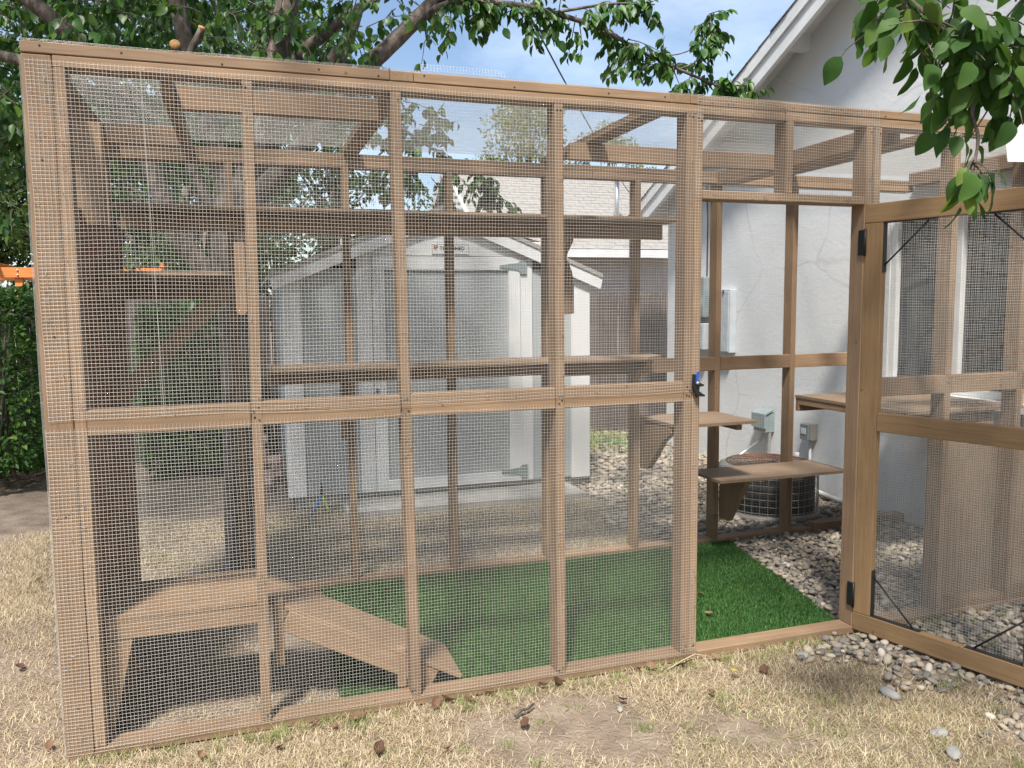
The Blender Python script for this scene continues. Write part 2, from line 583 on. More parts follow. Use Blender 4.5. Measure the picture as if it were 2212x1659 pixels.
def stucco_mat():
    m, t, b, n = mat_new('white_stucco')
    co = n.new('ShaderNodeTexCoord')
    nz = n.new('ShaderNodeTexNoise')
    nz.inputs['Scale'].default_value = 1.1
    nz.inputs['Detail'].default_value = 8
    t.links.new(co.outputs['Object'], nz.inputs['Vector'])
    r = ramp(t, [(0.3, (0.60, 0.62, 0.63)), (0.7, (0.74, 0.75, 0.755))])
    t.links.new(nz.outputs['Fac'], r.inputs['Fac'])
    # hairline cracks filled with grey
    wn = n.new('ShaderNodeTexNoise')
    wn.inputs['Scale'].default_value = 1.1
    wn.inputs['Detail'].default_value = 3
    t.links.new(co.outputs['Object'], wn.inputs['Vector'])
    mxv = n.new('ShaderNodeMixRGB')
    mxv.blend_type = 'ADD'
    mxv.inputs['Fac'].default_value = 0.45
    t.links.new(co.outputs['Object'], mxv.inputs['Color1'])
    t.links.new(wn.outputs['Color'], mxv.inputs['Color2'])
    vo = n.new('ShaderNodeTexVoronoi')
    vo.feature = 'DISTANCE_TO_EDGE'
    vo.inputs['Scale'].default_value = 0.85
    t.links.new(mxv.outputs['Color'], vo.inputs['Vector'])
    cr = ramp(t, [(0.0, (1, 1, 1)), (0.004, (0.8, 0.8, 0.8)), (0.012, (0, 0, 0))])
    t.links.new(vo.outputs['Distance'], cr.inputs['Fac'])
    n3 = n.new('ShaderNodeTexNoise')
    n3.inputs['Scale'].default_value = 0.9
    t.links.new(co.outputs['Object'], n3.inputs['Vector'])
    r3 = ramp(t, [(0.38, (0, 0, 0)), (0.52, (0.8, 0.8, 0.8))])
    t.links.new(n3.outputs['Fac'], r3.inputs['Fac'])
    mu = n.new('ShaderNodeMixRGB')
    mu.blend_type = 'MULTIPLY'
    mu.inputs['Fac'].default_value = 1
    t.links.new(cr.outputs['Color'], mu.inputs['Color1'])
    t.links.new(r3.outputs['Color'], mu.inputs['Color2'])
    mi = n.new('ShaderNodeMixRGB')
    mi.inputs['Color2'].default_value = (0.50, 0.51, 0.52, 1)
    t.links.new(mu.outputs['Color'], mi.inputs['Fac'])
    t.links.new(r.outputs['Color'], mi.inputs['Color1'])
    t.links.new(mi.outputs['Color'], b.inputs['Base Color'])
    b.inputs['Roughness'].default_value = 0.85
    n4 = n.new('ShaderNodeTexNoise')
    n4.inputs['Scale'].default_value = 26
    n4.inputs['Detail'].default_value = 5
    t.links.new(co.outputs['Object'], n4.inputs['Vector'])
    bp = n.new('ShaderNodeBump')
    bp.inputs['Strength'].default_value = 0.25
    bp.inputs['Distance'].default_value = 0.01
    t.links.new(n4.outputs['Fac'], bp.inputs['Height'])
    t.links.new(bp.outputs['Normal'], b.inputs['Normal'])
    return m


M['stucco'] = stucco_mat()

# ------------------------------------------------------------------ ground
def axis_pts(lo, hi, a, b, fine, n_out=10):
    mid = np.arange(a, b + 1e-6, fine)
    left = a - np.geomspace(fine * 2, a - lo, n_out)[::-1]
    right = b + np.geomspace(fine * 2, hi - b, n_out)
    return np.concatenate([left, mid, right])


def ground_z(x, y):
    z = (field(x, y, 1.6) - 0.5) * 0.02 + (field(x + 9, y - 4, 5.0) - 0.5) * 0.008
    keep = np.clip((np.abs(y - 0.75) - 0.78) / 0.3, 0, 1) + np.clip((-x - 0.02) / 0.2, 0, 1)   # level under the enclosure
    return np.clip(keep, 0, 1) * z - 0.006


gx = axis_pts(-70, 75, -3.0, 7.0, 0.08)
gy = axis_pts(-20, 110, -3.4, 8.0, 0.08)
GX, GY = np.meshgrid(gx, gy)
GZ = ground_z(GX.ravel(), GY.ravel())
far = np.maximum(np.abs(GX.ravel() - 2) - 6, 0) + np.maximum(np.abs(GY.ravel() - 2) - 7, 0)
GZ = GZ * np.clip(1 - far / 2, 0, 1) - 0.006 * np.clip(far, 0, 1)
ny, nx = GX.shape
ii = np.arange((ny - 1) * (nx - 1))
r_, c_ = ii // (nx - 1), ii % (nx - 1)
a_ = r_ * nx + c_
FQ = np.stack([a_, a_ + 1, a_ + nx + 1, a_ + nx], 1)
g = link('ground', mesh_np('ground', np.stack([GX.ravel(), GY.ravel(), GZ], 1), FQ, True), M['soil'])
tag(g, 'bare tan soil of the back garden', None, kind='structure')


def blades(n, x, y, z, ln, wd, lean, curl, seg=2):
    """n curved grass blades -> arrays"""
    az = RNG.uniform(0, 2 * np.pi, n)
    d = np.stack([np.cos(az), np.sin(az), np.zeros(n)], 1)
    sd = np.stack([-np.sin(az), np.cos(az), np.zeros(n)], 1)
    base = np.stack([x, y, z], 1)
    le, cu = lean[:, None], curl[:, None]
    l_ = ln[:, None]
    up = np.array([[0, 0, 1.0]])
    p1 = base + (d * np.sin(le) + up * np.cos(le)) * l_ * 0.5
    a2 = le + cu
    p2 = p1 + (d * np.sin(a2) + up * np.cos(a2)) * l_ * 0.5 + sd * (RNG.normal(0, 0.18, n)[:, None] * l_)
    w_ = sd * wd[:, None] * 0.5
    V = np.empty((n, 5, 3))
    V[:, 0] = base - w_
    V[:, 1] = base + w_
    V[:, 2] = p1 + w_ * 0.85
    V[:, 3] = p1 - w_ * 0.85
    V[:, 4] = p2
    o = (np.arange(n) * 5)[:, None]
    Q = o + np.array([[0, 1, 2, 3]])
    T = o + np.array([[3, 2, 4]])
    return V.reshape(-1, 3), Q, T


def merge(parts):
    VV, QQ, TT, k = [], [], [], 0
    for V, Q, T in parts:
        VV.append(V)
        QQ.append(Q + k)
        TT.append(T + k)
        k += len(V)
    return np.concatenate(VV), [np.concatenate(QQ), np.concatenate(TT)]


def in_encl(x, y):
    return (x > -0.005) & (x < 5.2) & (y > -0.005) & (y < 1.595)


def grav_front(x, y):
    return x - (3.30 + 0.16 * np.sin(y * 7) + 0.10 * np.sin(y * 17 + 1) + 0.35 * np.clip(-y - 0.55, 0, 2))


def lawn_pts(n, xr, yr, thr, gain=1.0, green=False):
    x = RNG.uniform(*xr, n)
    y = RNG.uniform(*yr, n)
    f = field(x, y, 1.25)
    f2 = field(x * 3 + 5, y * 3 - 2, 1.3)
    if green:
        k = (field(x - 7, y + 3, 1.0) * 0.7 + f2 * 0.3) > thr
    else:
        k = RNG.uniform(0, 1, n) < np.clip((f * 0.65 + f2 * 0.35 - thr) * 3.2 * gain, 0.04, 1)
    k &= ~in_encl(x, y)
    k &= ~((y < 0) & (grav_front(x, y) > RNG.uniform(-0.25, 0.15, n)))
    k &= ~((y > 1.5) & (x > 3.25 + RNG.uniform(-0.15, 0.15, n)))
    k &= ~((x > 0.92) & (x < 3.55) & (y > 3.35))
    k &= ~((y < 6) & (y > 3.4) & (x < -0.4))
    return x[k], y[k]


parts = []
# near lawn, dry curled stalks lying about
x, y = lawn_pts(230000, (-0.9, 3.9), (-1.5, 0.02), 0.16)
n = len(x)
parts.append(blades(n, x, y, ground_z(x, y) - 0.002, RNG.uniform(0.02, 0.058, n), RNG.uniform(0.0015, 0.003, n), RNG.uniform(0.55, 1.5, n), RNG.uniform(-0.2, 0.9, n)))
# left strip and the lawn behind the enclosure
x, y = lawn_pts(80000, (-1.9, -0.01), (0.0, 3.6), 0.20)
n = len(x)
parts.append(blades(n, x, y, ground_z(x, y) - 0.002, RNG.uniform(0.02, 0.055, n), RNG.uniform(0.0016, 0.003, n), RNG.uniform(0.55, 1.5, n), RNG.uniform(-0.2, 0.9, n)))
x, y = lawn_pts(95000, (-1.0, 3.5), (1.6, 3.4), 0.16)
n = len(x)
parts.append(blades(n, x, y, ground_z(x, y) - 0.002, RNG.uniform(0.02, 0.05, n), RNG.uniform(0.002, 0.0035, n), RNG.uniform(0.5, 1.4, n), RNG.uniform(-0.2, 0.9, n)))
# straw left inside, in the corner under the ramp platform
x = RNG.uniform(0.1, 1.15, 16000)
y = RNG.uniform(0.09, 1.48, 16000)
k = (field(x * 2, y * 2, 1.4) > 0.36) & (RNG.uniform(0, 1, 16000) < 0.75)
x, y = x[k], y[k]
n = len(x)
parts.append(blades(n, x, y, np.full(n, -0.008), RNG.uniform(0.02, 0.05, n), RNG.uniform(0.0013, 0.0025, n), RNG.uniform(0.6, 1.5, n), RNG.uniform(-0.2, 0.8, n)))
V, F = merge(parts)
tag(link('dry_grass', mesh_np('dry_grass', V, F), M['straw']), 'straw coloured dry grass covering the lawn', 'grass', kind='stuff')

parts = []
x, y = lawn_pts(26000, (-1.3, 4.0), (-1.75, 0.02), 0.60, green=True)
n = len(x)
parts.append(blades(n, x, y, ground_z(x, y) - 0.002, RNG.uniform(0.02, 0.05, n), RNG.uniform(0.0013, 0.0026, n), RNG.uniform(0.1, 0.9, n), RNG.uniform(0, 0.9, n)))
# tufts along the sill and between the pebbles
tx = RNG.uniform(-0.1, 4.6, 170)
ty = np.where(RNG.uniform(0, 1, 170) < 0.55, RNG.uniform(-0.10, -0.01, 170), RNG.uniform(-1.2, -0.05, 170))
kk = 30
x = np.repeat(tx, kk) + RNG.normal(0, 0.022, 170 * kk)
y = np.minimum(np.repeat(ty, kk) + RNG.normal(0, 0.022, 170 * kk), -0.006)
n = len(x)
parts.append(blades(n, x, y, ground_z(x, y) - 0.002, RNG.uniform(0.025, 0.07, n), RNG.uniform(0.0014, 0.0028, n), RNG.uniform(0.05, 0.9, n), RNG.uniform(0, 0.9, n)))
x, y = lawn_pts(14000, (-2.2, 3.4), (1.6, 3.4), 0.60, green=True)
n = len(x)
parts.append(blades(n, x, y, ground_z(x, y) - 0.002, RNG.uniform(0.02, 0.05, n), RNG.uniform(0.002, 0.004, n), RNG.uniform(0.1, 0.9, n), RNG.uniform(0, 0.9, n)))
# weeds by the fence, right of the shed
x = RNG.normal(4.15, 0.45, 2500)
y = RNG.normal(5.35, 0.3, 2500)
n = len(x)
parts.append(blades(n, x, y, np.full(n, -0.01), RNG.uniform(0.06, 0.2, n), RNG.uniform(0.006, 0.012, n), RNG.uniform(0.05, 0.7, n), RNG.uniform(0, 0.9, n)))
V, F = merge(parts)
tag(link('green_grass', mesh_np('green_grass', V, F), M['green']), 'patches of living green grass in the dry lawn', 'grass', kind='stuff')

# ------------------------------------------------------------------ gravel
bm = bmesh.new()
bmesh.ops.create_icosphere(bm, subdivisions=2, radius=1.0)
ICO_V = np.array([v.co[:] for v in bm.verts])
ICO_F = np.array([[v.index for v in f.verts] for f in bm.faces])
bm.free()


def rocks(x, y, z, r):
    n = len(x)
    nv = len(ICO_V)
    V = np.repeat(ICO_V[None], n, 0)
    k1 = RNG.normal(0, 1.2, (n, 1, 3))
    V = V * (1 + 0.16 * np.sin((V * k1).sum(2, keepdims=True) * 1.6 + RNG.uniform(0, 6, (n, 1, 1))))
    sc = np.stack([r * RNG.uniform(0.85, 1.45, n), r * RNG.uniform(0.7, 1.05, n), r * RNG.uniform(0.4, 0.68, n)], 1)
    V = V * sc[:, None]
    a, b = RNG.uniform(0, 6.28, n), RNG.normal(0, 0.3, n)
    ca, sa, cb, sb = np.cos(a), np.sin(a), np.cos(b), np.sin(b)
    X, Y, Z = V[..., 0], V[..., 1], V[..., 2]
    X, Z = X * cb[:, None] + Z * sb[:, None], -X * sb[:, None] + Z * cb[:, None]
    X, Y = X * ca[:, None] - Y * sa[:, None], X * sa[:, None] + Y * ca[:, None]
    V = np.stack([X + x[:, None], Y + y[:, None], Z + z[:, None]], 2)
    F = (np.arange(n) * nv)[:, None, None] + ICO_F[None]
    return V.reshape(-1, 3), F.reshape(-1, 3)


def scatter(n, xr, yr, sep):
    """roughly even points (jittered grid)"""
    gx_ = np.arange(xr[0], xr[1], sep)
    gy_ = np.arange(yr[0], yr[1], sep)
    A, B = np.meshgrid(gx_, gy_)
    A, B = A.ravel(), B.ravel()
    return A + RNG.uniform(-0.5, 0.5, len(A)) * sep, B + RNG.uniform(-0.5, 0.5, len(B)) * sep


def turf_right(y):
    return 3.43 + 0.27 * np.clip((y - 0.1) / 1.4, 0, 1)


RV, RF, off = [], [], 0
for layer in (0, 1):
    sets = []
    x, y = scatter(0, (3.4, 5.15), (0.11, 1.48), 0.031)
    k = x > turf_right(y) + 0.012
    sets.append((x[k], y[k], RNG.uniform(0.011, 0.023, k.sum())))
    x, y = scatter(0, (2.9, 5.15), (-1.35, -0.015), 0.033)
    gf = grav_front(x, y)
    k = (gf > RNG.uniform(-0.16, 0.22, len(x))) & (RNG.uniform(0, 1, len(x)) < 0.92)
    sets.append((x[k], y[k], RNG.uniform(0.011, 0.024, k.sum())))
    x, y = scatter(0, (3.1, 5.15), (1.61, 3.4), 0.041)
    k = (x > 3.25 + 0.14 * np.sin(y * 5)) & (RNG.uniform(0, 1, len(x)) < 0.93)
    sets.append((x[k], y[k], RNG.uniform(0.013, 0.028, k.sum())))
    x, y = scatter(0, (3.6, 5.4), (3.4, 6.0), 0.066)
    k = RNG.uniform(0, 1, len(x)) < 0.85
    sets.append((x[k], y[k], RNG.uniform(0.018, 0.04, k.sum())))
    for (x, y, r) in sets:
        if layer:
            k = RNG.uniform(0, 1, len(x)) < 0.42
            x, y, r = x[k], y[k], r[k]
        v, f = rocks(x, y, r * 0.25 + (0.016 if layer else 0.0), r)
        RV.append(v)
        RF.append(f + off)
        off += len(v)
tag(link('gravel', mesh_np('gravel', np.concatenate(RV), np.concatenate(RF), True), M['pebble']), 'grey and tan river pebbles around the house wall', 'gravel', kind='stuff')

# single stones lying out on the lawn
STONES = [(2.02, -0.30, 0.016, 'small dark grey stone lying alone on the dry lawn in the centre'),
          (3.06, -0.86, 0.03, 'flat grey stone in the grass near the right edge'),
          (3.02, -0.13, 0.034, 'tan stone in the grass below the doorway sill'),
          (3.12, -0.55, 0.036, 'pale stone half sunk in grass beside the pebbles'),
          (3.0, -0.98, 0.032, 'large whitish stone at the lower right corner')]
for (sx, sy, sr, lab) in STONES:
    v, f = rocks(np.array([0.0]), np.array([0.0]), np.array([0.0]), np.array([sr]))
    v[:, 2] *= 0.6
    o = link('stone', mesh_np('stone', v, f, True), M['concrete'], None, Matrix.Translation((sx, sy, sr * 0.15)))
    tag(o, lab, 'stone', 'stones lying on the lawn')

# ------------------------------------------------------------------ artificial turf
turf = thing('artificial_turf', (2.2, 0.8, 0), 'bright green artificial turf mat on the enclosure floor', 'turf')
TP = [(0.97, 0.095), (3.42, 0.10), (3.69, 1.485), (1.02, 1.49)]
prism('backing', TP, 2, -0.004, 0.008, M['turfbase'], turf)
N = 190000
x = RNG.uniform(0.95, 3.72, N)
y = RNG.uniform(0.093, 1.49, N)
k = (x < turf_right(y) - 0.004) & (x > 0.985 + 0.03 * (y - 0.1))
x, y = x[k], y[k]
n = len(x)
V, Q, T = blades(n, x, y, np.full(n, 0.006), RNG.uniform(0.016, 0.031, n), RNG.uniform(0.0018, 0.0032, n), np.abs(RNG.normal(0.1, 0.35, n)), RNG.uniform(0, 0.9, n))
tag(link('pile', mesh_np('pile', V, [Q, T]), M['turf'], turf), kind='stuff')

# ------------------------------------------------------------------ the cat enclosure
enc = thing('cat_enclosure', (0, 0, 0), 'large tan timber frame pet enclosure covered in square wire mesh', 'enclosure')
WD, DR, SH = M['wood'], M['door'], M['shelf']
T15, T35 = 0.038, 0.089


def j(a=0.0008):
    return random.uniform(-a, a)


def stud(x0, x1, z0, z1, y0=0.0, wdt=T15, dpt=T35, mat=None, name='stud', parent=None):
    """vertical 2x4, x0 at the foot and x1 at the head (left edges)"""
    yy = y0 + dpt / 2 + abs(j())
    return lumber(name, (x0 + wdt / 2, yy, z0), (x1 + wdt / 2, yy, z1), wdt, dpt, (1, 0, 0), mat or WD, parent or enc)


def hz(name, x0, x1, y0, y1, z0, z1, mat=None, parent=None):
    return box(name, (x0, x1), (y0, y1), (z0, z1), mat or WD, parent or enc)


TOPB, TOPT, CAP = 2.403, 2.4405, 2.479
# --- front wall
stud(0.0, 0.0, 0.0, 2.438, wdt=T35, dpt=T15, name='corner_board')
stud(0.0915, 0.0915, 0.0385, TOPB - 0.0005)
stud(0.663, 0.683, 0.0385, TOPB)
stud(1.244, 1.212, 0.0385, TOPB)
stud(1.872, 1.868, 0.0385, TOPB)
stud(2.466, 2.468, 0.0385, TOPB)
stud(2.507, 2.509, 0.0385, TOPB)
stud(3.402, 3.402, 0.0385, TOPB)
stud(3.446, 3.452, 0.0385, TOPB)
stud(3.925, 3.925, 0.0385, TOPB)
stud(4.394, 4.394, 0.0385, TOPB)
stud(5.11, 5.11, 0.0385, TOPB)
hz('bottom_plate', 0.0915, 2.548, 0.0005, T35, 0.0, 0.038)
hz('door_sill', 2.549, 3.44, -0.001, T35, 0.0, 0.038)
hz('bottom_plate', 3.441, 5.15, 0.0005, T35, 0.0, 0.038)
hz('top_plate', 0.0915, 2.96, 0.001, T35, TOPB, TOPT)
hz('top_plate', 2.962, 5.15, 0.0005, T35, TOPB, TOPT)
for (a, b) in ((0.0, 1.2105), (1.302, 2.3895), (2.4845, 4.066), (4.160, 5.15)):
    hz('cap_board', a, b, -0.001, T35, TOPT + 0.0015, CAP)
zr = 1.262
for (a, b, dz) in ((0.1305, 0.670, -0.006), (0.710, 1.225, 0.0), (1.265, 1.868, 0.003), (1.9085, 2.465, 0.004), (3.4855, 3.923, -0.02), (3.965, 4.392, -0.02), (4.434, 5.108, -0.02)):
    hz('mid_rail', a, b, -0.0005, T15, zr - T35 + dz, zr + dz)
hz('door_header', 2.5475, 3.4015, 0.0, T35, 2.050, 2.088)
stud(2.967, 2.967, 2.0885, TOPB, name='cripple_stud')
hz('sole_plate', 3.97, 5.11, 0.012, 0.10, 0.0385, 0.076)

# --- back wall
YB = 1.50
BX = [0.60, 1.20, 1.79, 2.39, 2.987, 3.578, 4.16, 4.76]
stud(0.0, 0.0, 0.0385, 2.365, y0=YB)
for bx_ in BX:
    stud(bx_, bx_ + j(0.006), 0.0385, 2.365, y0=YB)
hz('bottom_plate', 0.0, 2.40, YB, YB + T35, 0.0, 0.038)
hz('bottom_plate', 2.402, 4.37, YB + 0.001, YB + T35, 0.0, 0.038)
hz('bottom_plate', 4.372, 5.15, YB - 0.03, YB + T35 - 0.03, 0.0, 0.075)
hz('top_plate', 0.0, 2.70, YB, YB + T35, 2.365, 2.403)
hz('top_plate', 2.702, 5.15, YB, YB + T35, 2.365, 2.403)
hz('top_plate', 0.0, 5.15, YB + 0.002, YB + T35, 2.4035, TOPT)
for i in range(len(BX) - 1):
    if BX[i] > 2.9:
        hz('mid_rail', BX[i] + T15 + 0.0005, BX[i + 1] - 0.0005, YB + 0.002, YB + T15, 1.165, 1.254)
hz('mid_rail', 2.43, 2.985, YB + 0.002, YB + T15, 1.165, 1.254)

# --- left wall with stained boards inside
hz('bottom_plate', 0.0, T35, 0.039, YB - 0.001, 0.0, 0.038)
hz('top_plate', 0.0, T35, 0.039, YB - 0.001, TOPB, TOPT)
for yy in (0.5, 1.0):
    lumber('stud', (0.036, yy, 0.0385), (0.036, yy, TOPB), 0.072, T15, (1, 0, 0), WD, enc)
for (a, b) in ((0.092, 0.448), (0.451, 0.93), (0.933, 1.498)):
    box('wall_board', (0.0745, 0.0885), (a, b), (0.04, 1.985), M['panel'], enc, 0.002)
# --- right end, against the house
for yy in (0.62, 1.2):
    lumber('stud', (5.13, yy, 0.04), (5.13, yy, 2.402), T35, T15, (0, 1, 0), WD, enc)
hz('ledger', 5.10, 5.19, T35 + 0.001, YB - 0.001, TOPB, 2.495)

# --- roof timbers
for (a, b) in ((1.2115, 1.3005), (2.3905, 2.4835), (4.067, 4.159)):
    hz('roof_joist', a, b, -0.0005, YB + T35, TOPT + 0.001, CAP)
hz('roof_joist', 0.411, 0.449, T35 + 0.0005, YB - 0.0005, 2.352, 2.4395)
hz('roof_joist', 3.565, 3.603, T35 + 0.0005, YB - 0.0005, 2.352, 2.4395)
hz('roof_joist', 3.640, 3.678, T35 + 0.0005, YB - 0.0005, 2.352, 2.4395)
hz('roof_blocking', T35 + 0.001, 0.4105, 1.045, 1.083, 2.352, 2.4395)
hz('roof_blocking', 0.4495, 1.213, 0.275, 0.313, 2.352, 2.4395)
hz('roof_blocking', 2.3, 3.5645, 0.88, 0.918, 2.352, 2.4395)

# --- short hanging board at the upper left
box('hanger_board', (0.066, 0.172), (0.40, 0.438), (1.925, 2.312), WD, enc)


# --- shelves
def shelf(poly, z0, th=0.018, mat=None):
    """flat plywood board with its outline given in x,y"""
    return prism('shelf', poly, 2, z0, z0 + th, mat or SH, enc)


def brace(parent, foot, head, wdt=T15, dpt=0.07, side=(1, 0, 0)):
    return lumber('bracket', foot, head, wdt, dpt, side, WD, parent)


s = shelf([(0.09, 1.20), (3.16, 1.20), (3.16, 1.4985), (0.09, 1.4985)], 2.090)
hz('shelf_ledger', 0.09, 1.66, 1.462, 1.4985, 2.001, 2.0895, parent=s)
hz('shelf_ledger', 1.662, 3.16, 1.462, 1.4985, 2.001, 2.0895, parent=s)


def round_bracket(x0, x1, ztop, zbot, parent, depth=0.06):
    """vertical bracket leg with a rounded foot, face towards the front"""
    w2 = (x1 - x0) / 2
    poly = [(x0, ztop), (x1, ztop), (x1, zbot + w2 * 0.6)]
    for k in range(1, 6):
        a = math.pi * k / 6
        poly.append(((x0 + x1) / 2 + w2 * math.cos(a), zbot + w2 * 0.6 - w2 * 0.6 * math.sin(a)))
    poly.append((x0, zbot + w2 * 0.6))
    return prism('bracket', poly, 1, 1.4985 - depth, 1.4985, WD, parent)


prism('hanger_board', [(0.634, 1.842), (0.672, 1.842), (0.672, 1.592), (0.667, 1.582), (0.653, 1.576), (0.639, 1.582), (0.634, 1.592)], 1, 0.046, 0.084, WD, enc)
# curved gusset on the hidden back stud
prism('bracket', [(1.4985, 1.54), (1.4985, 2.0), (1.23, 2.0), (1.25, 1.96), (1.33, 1.90), (1.385, 1.82), (1.41, 1.70), (1.415, 1.54)], 0, 2.4285, 2.4665, WD, s)
prism('bracket', [(2.50, 1.545), (2.552, 1.55), (2.552, 1.72), (2.54, 1.80), (2.515, 1.86), (2.4675, 1.92), (2.4675, 1.545)], 1, 1.44, 1.478, WD, s)

s = shelf([(0.77, 1.18), (2.92, 1.19), (3.08, 1.32), (3.10, 1.4985), (0.77, 1.4985)], 1.272)
hz('shelf_ledger', 0.77, 2.385, 1.462, 1.4985, 1.182, 1.2715, parent=s)
brace(s, (1.19, 1.46, 0.98), (1.19, 1.24, 1.25))
brace(s, (2.37, 1.46, 0.98), (2.37, 1.24, 1.25))
box('bracket', (1.158, 1.196), (1.462, 1.4985), (0.86, 1.18), WD, s)
prism('bracket', [(1.4985, 1.05), (1.4985, 1.2715), (1.22, 1.2715), (1.25, 1.235), (1.36, 1.20), (1.43, 1.12), (1.44, 1.05)], 0, 2.940, 2.978, WD, s)

s = shelf([(0.092, 0.62), (0.618, 0.62), (0.618, 1.4985), (0.092, 1.4985)], 1.742)
hz('shelf_ledger', 0.092, 0.598, 1.462, 1.4985, 1.652, 1.7415, parent=s)
box('shelf_ledger', (0.0895, 0.127), (0.66, 1.461), (1.652, 1.7415), WD, s)
lumber('climbing_plank', (0.098, 0.92, 1.185), (0.600, 0.92, 1.705), 0.075, 0.03, (1, 0, -1), WD, enc)

s = shelf([(3.026, 1.03), (3.575, 1.03), (3.575, 1.4985), (3.026, 1.4985)], 0.880)
hz('shelf_ledger', 3.03, 3.576, 1.462, 1.4985, 0.842, 0.8795, parent=s)
prism('bracket', [(1.4985, 0.56), (1.4985, 0.8415), (1.12, 0.8795), (1.10, 0.84), (1.20, 0.78), (1.40, 0.57)], 0, 3.028, 3.066, WD, s)
hz('bracket', 3.45, 3.488, 1.06, 1.461, 0.842, 0.8795, parent=s)

s = shelf([(3.39, 1.135), (4.335, 1.125), (4.335, 1.4985), (3.39, 1.4985)], 0.502)
hz('shelf_ledger', 3.62, 4.155, 1.462, 1.4985, 0.413, 0.5015, parent=s)
box('bracket', (3.535, 3.5775), (1.44, 1.4985), (0.22, 0.5015), WD, s)
prism('bracket', [(1.4385, 0.20), (1.4385, 0.5015), (1.16, 0.5015), (1.16, 0.47), (1.34, 0.20)], 0, 3.5785, 3.6165, WD, s)

s = shelf([(4.20, 0.52), (5.085, 0.52), (5.085, 1.4985), (4.20, 1.4985)], 0.960)
hz('shelf_ledger', 4.205, 5.08, 1.462, 1.4985, 0.871, 0.9595, parent=s)
box('shelf_ledger', (4.205, 4.243), (0.56, 1.461), (0.915, 0.9595), WD, s)
prism('bracket', [(4.244, 0.915), (4.244, 0.9595), (4.9, 0.9595), (4.9, 0.871), (4.30, 0.871)], 1, 0.56, 0.598, WD, s)

# --- tall panels closing the lower right bays
for (a, b) in ((3.93, 4.44), (4.443, 5.10)):
    box('wall_board', (a, b), (0.0915, 0.1035), (0.077, 0.93), SH, enc, 0.002)

# --- platform and ramp at the left
pf = prism('platform', [(0.1315, 0.092), (0.70, 0.092), (0.70, 0.485), (0.092, 0.485), (0.092, 0.12), (0.1315, 0.12)], 2, 0.4625, 0.4805, WD, enc)
hz('apron', 0.1315, 0.70, 0.0945, 0.132, 0.388, 0.462, parent=pf)
hz('apron', 0.092, 0.70, 0.445, 0.483, 0.388, 0.462, parent=pf)
prism('bracket', [(0.133, 0.387), (0.222, 0.387), (0.142, 0.0385), (0.133, 0.0385)], 1, 0.097, 0.13, WD, pf)
box('bracket', (0.092, 0.18), (0.44, 0.478), (0.0, 0.387), WD, pf)
box('bracket', (0.7235, 0.7615), (0.092, 0.1295), (0.205, 0.475), WD, pf)
rp = lumber('ramp', (0.702, 0.275, 0.468), (1.475, 0.255, 0.045), 0.34, 0.018, (0, 1, 0), WD, enc)
lumber('stringer', (0.766, 0.112, 0.384), (1.36, 0.112, 0.056), 0.036, 0.085, (0, 1, 0), WD, rp)
lumber('stringer', (0.74, 0.42, 0.395), (1.36, 0.40, 0.056), 0.036, 0.085, (0, 1, 0), WD, rp)
box('bracket', (1.203, 1.241), (0.0925, 0.13), (0.0385, 0.205), WD, rp)


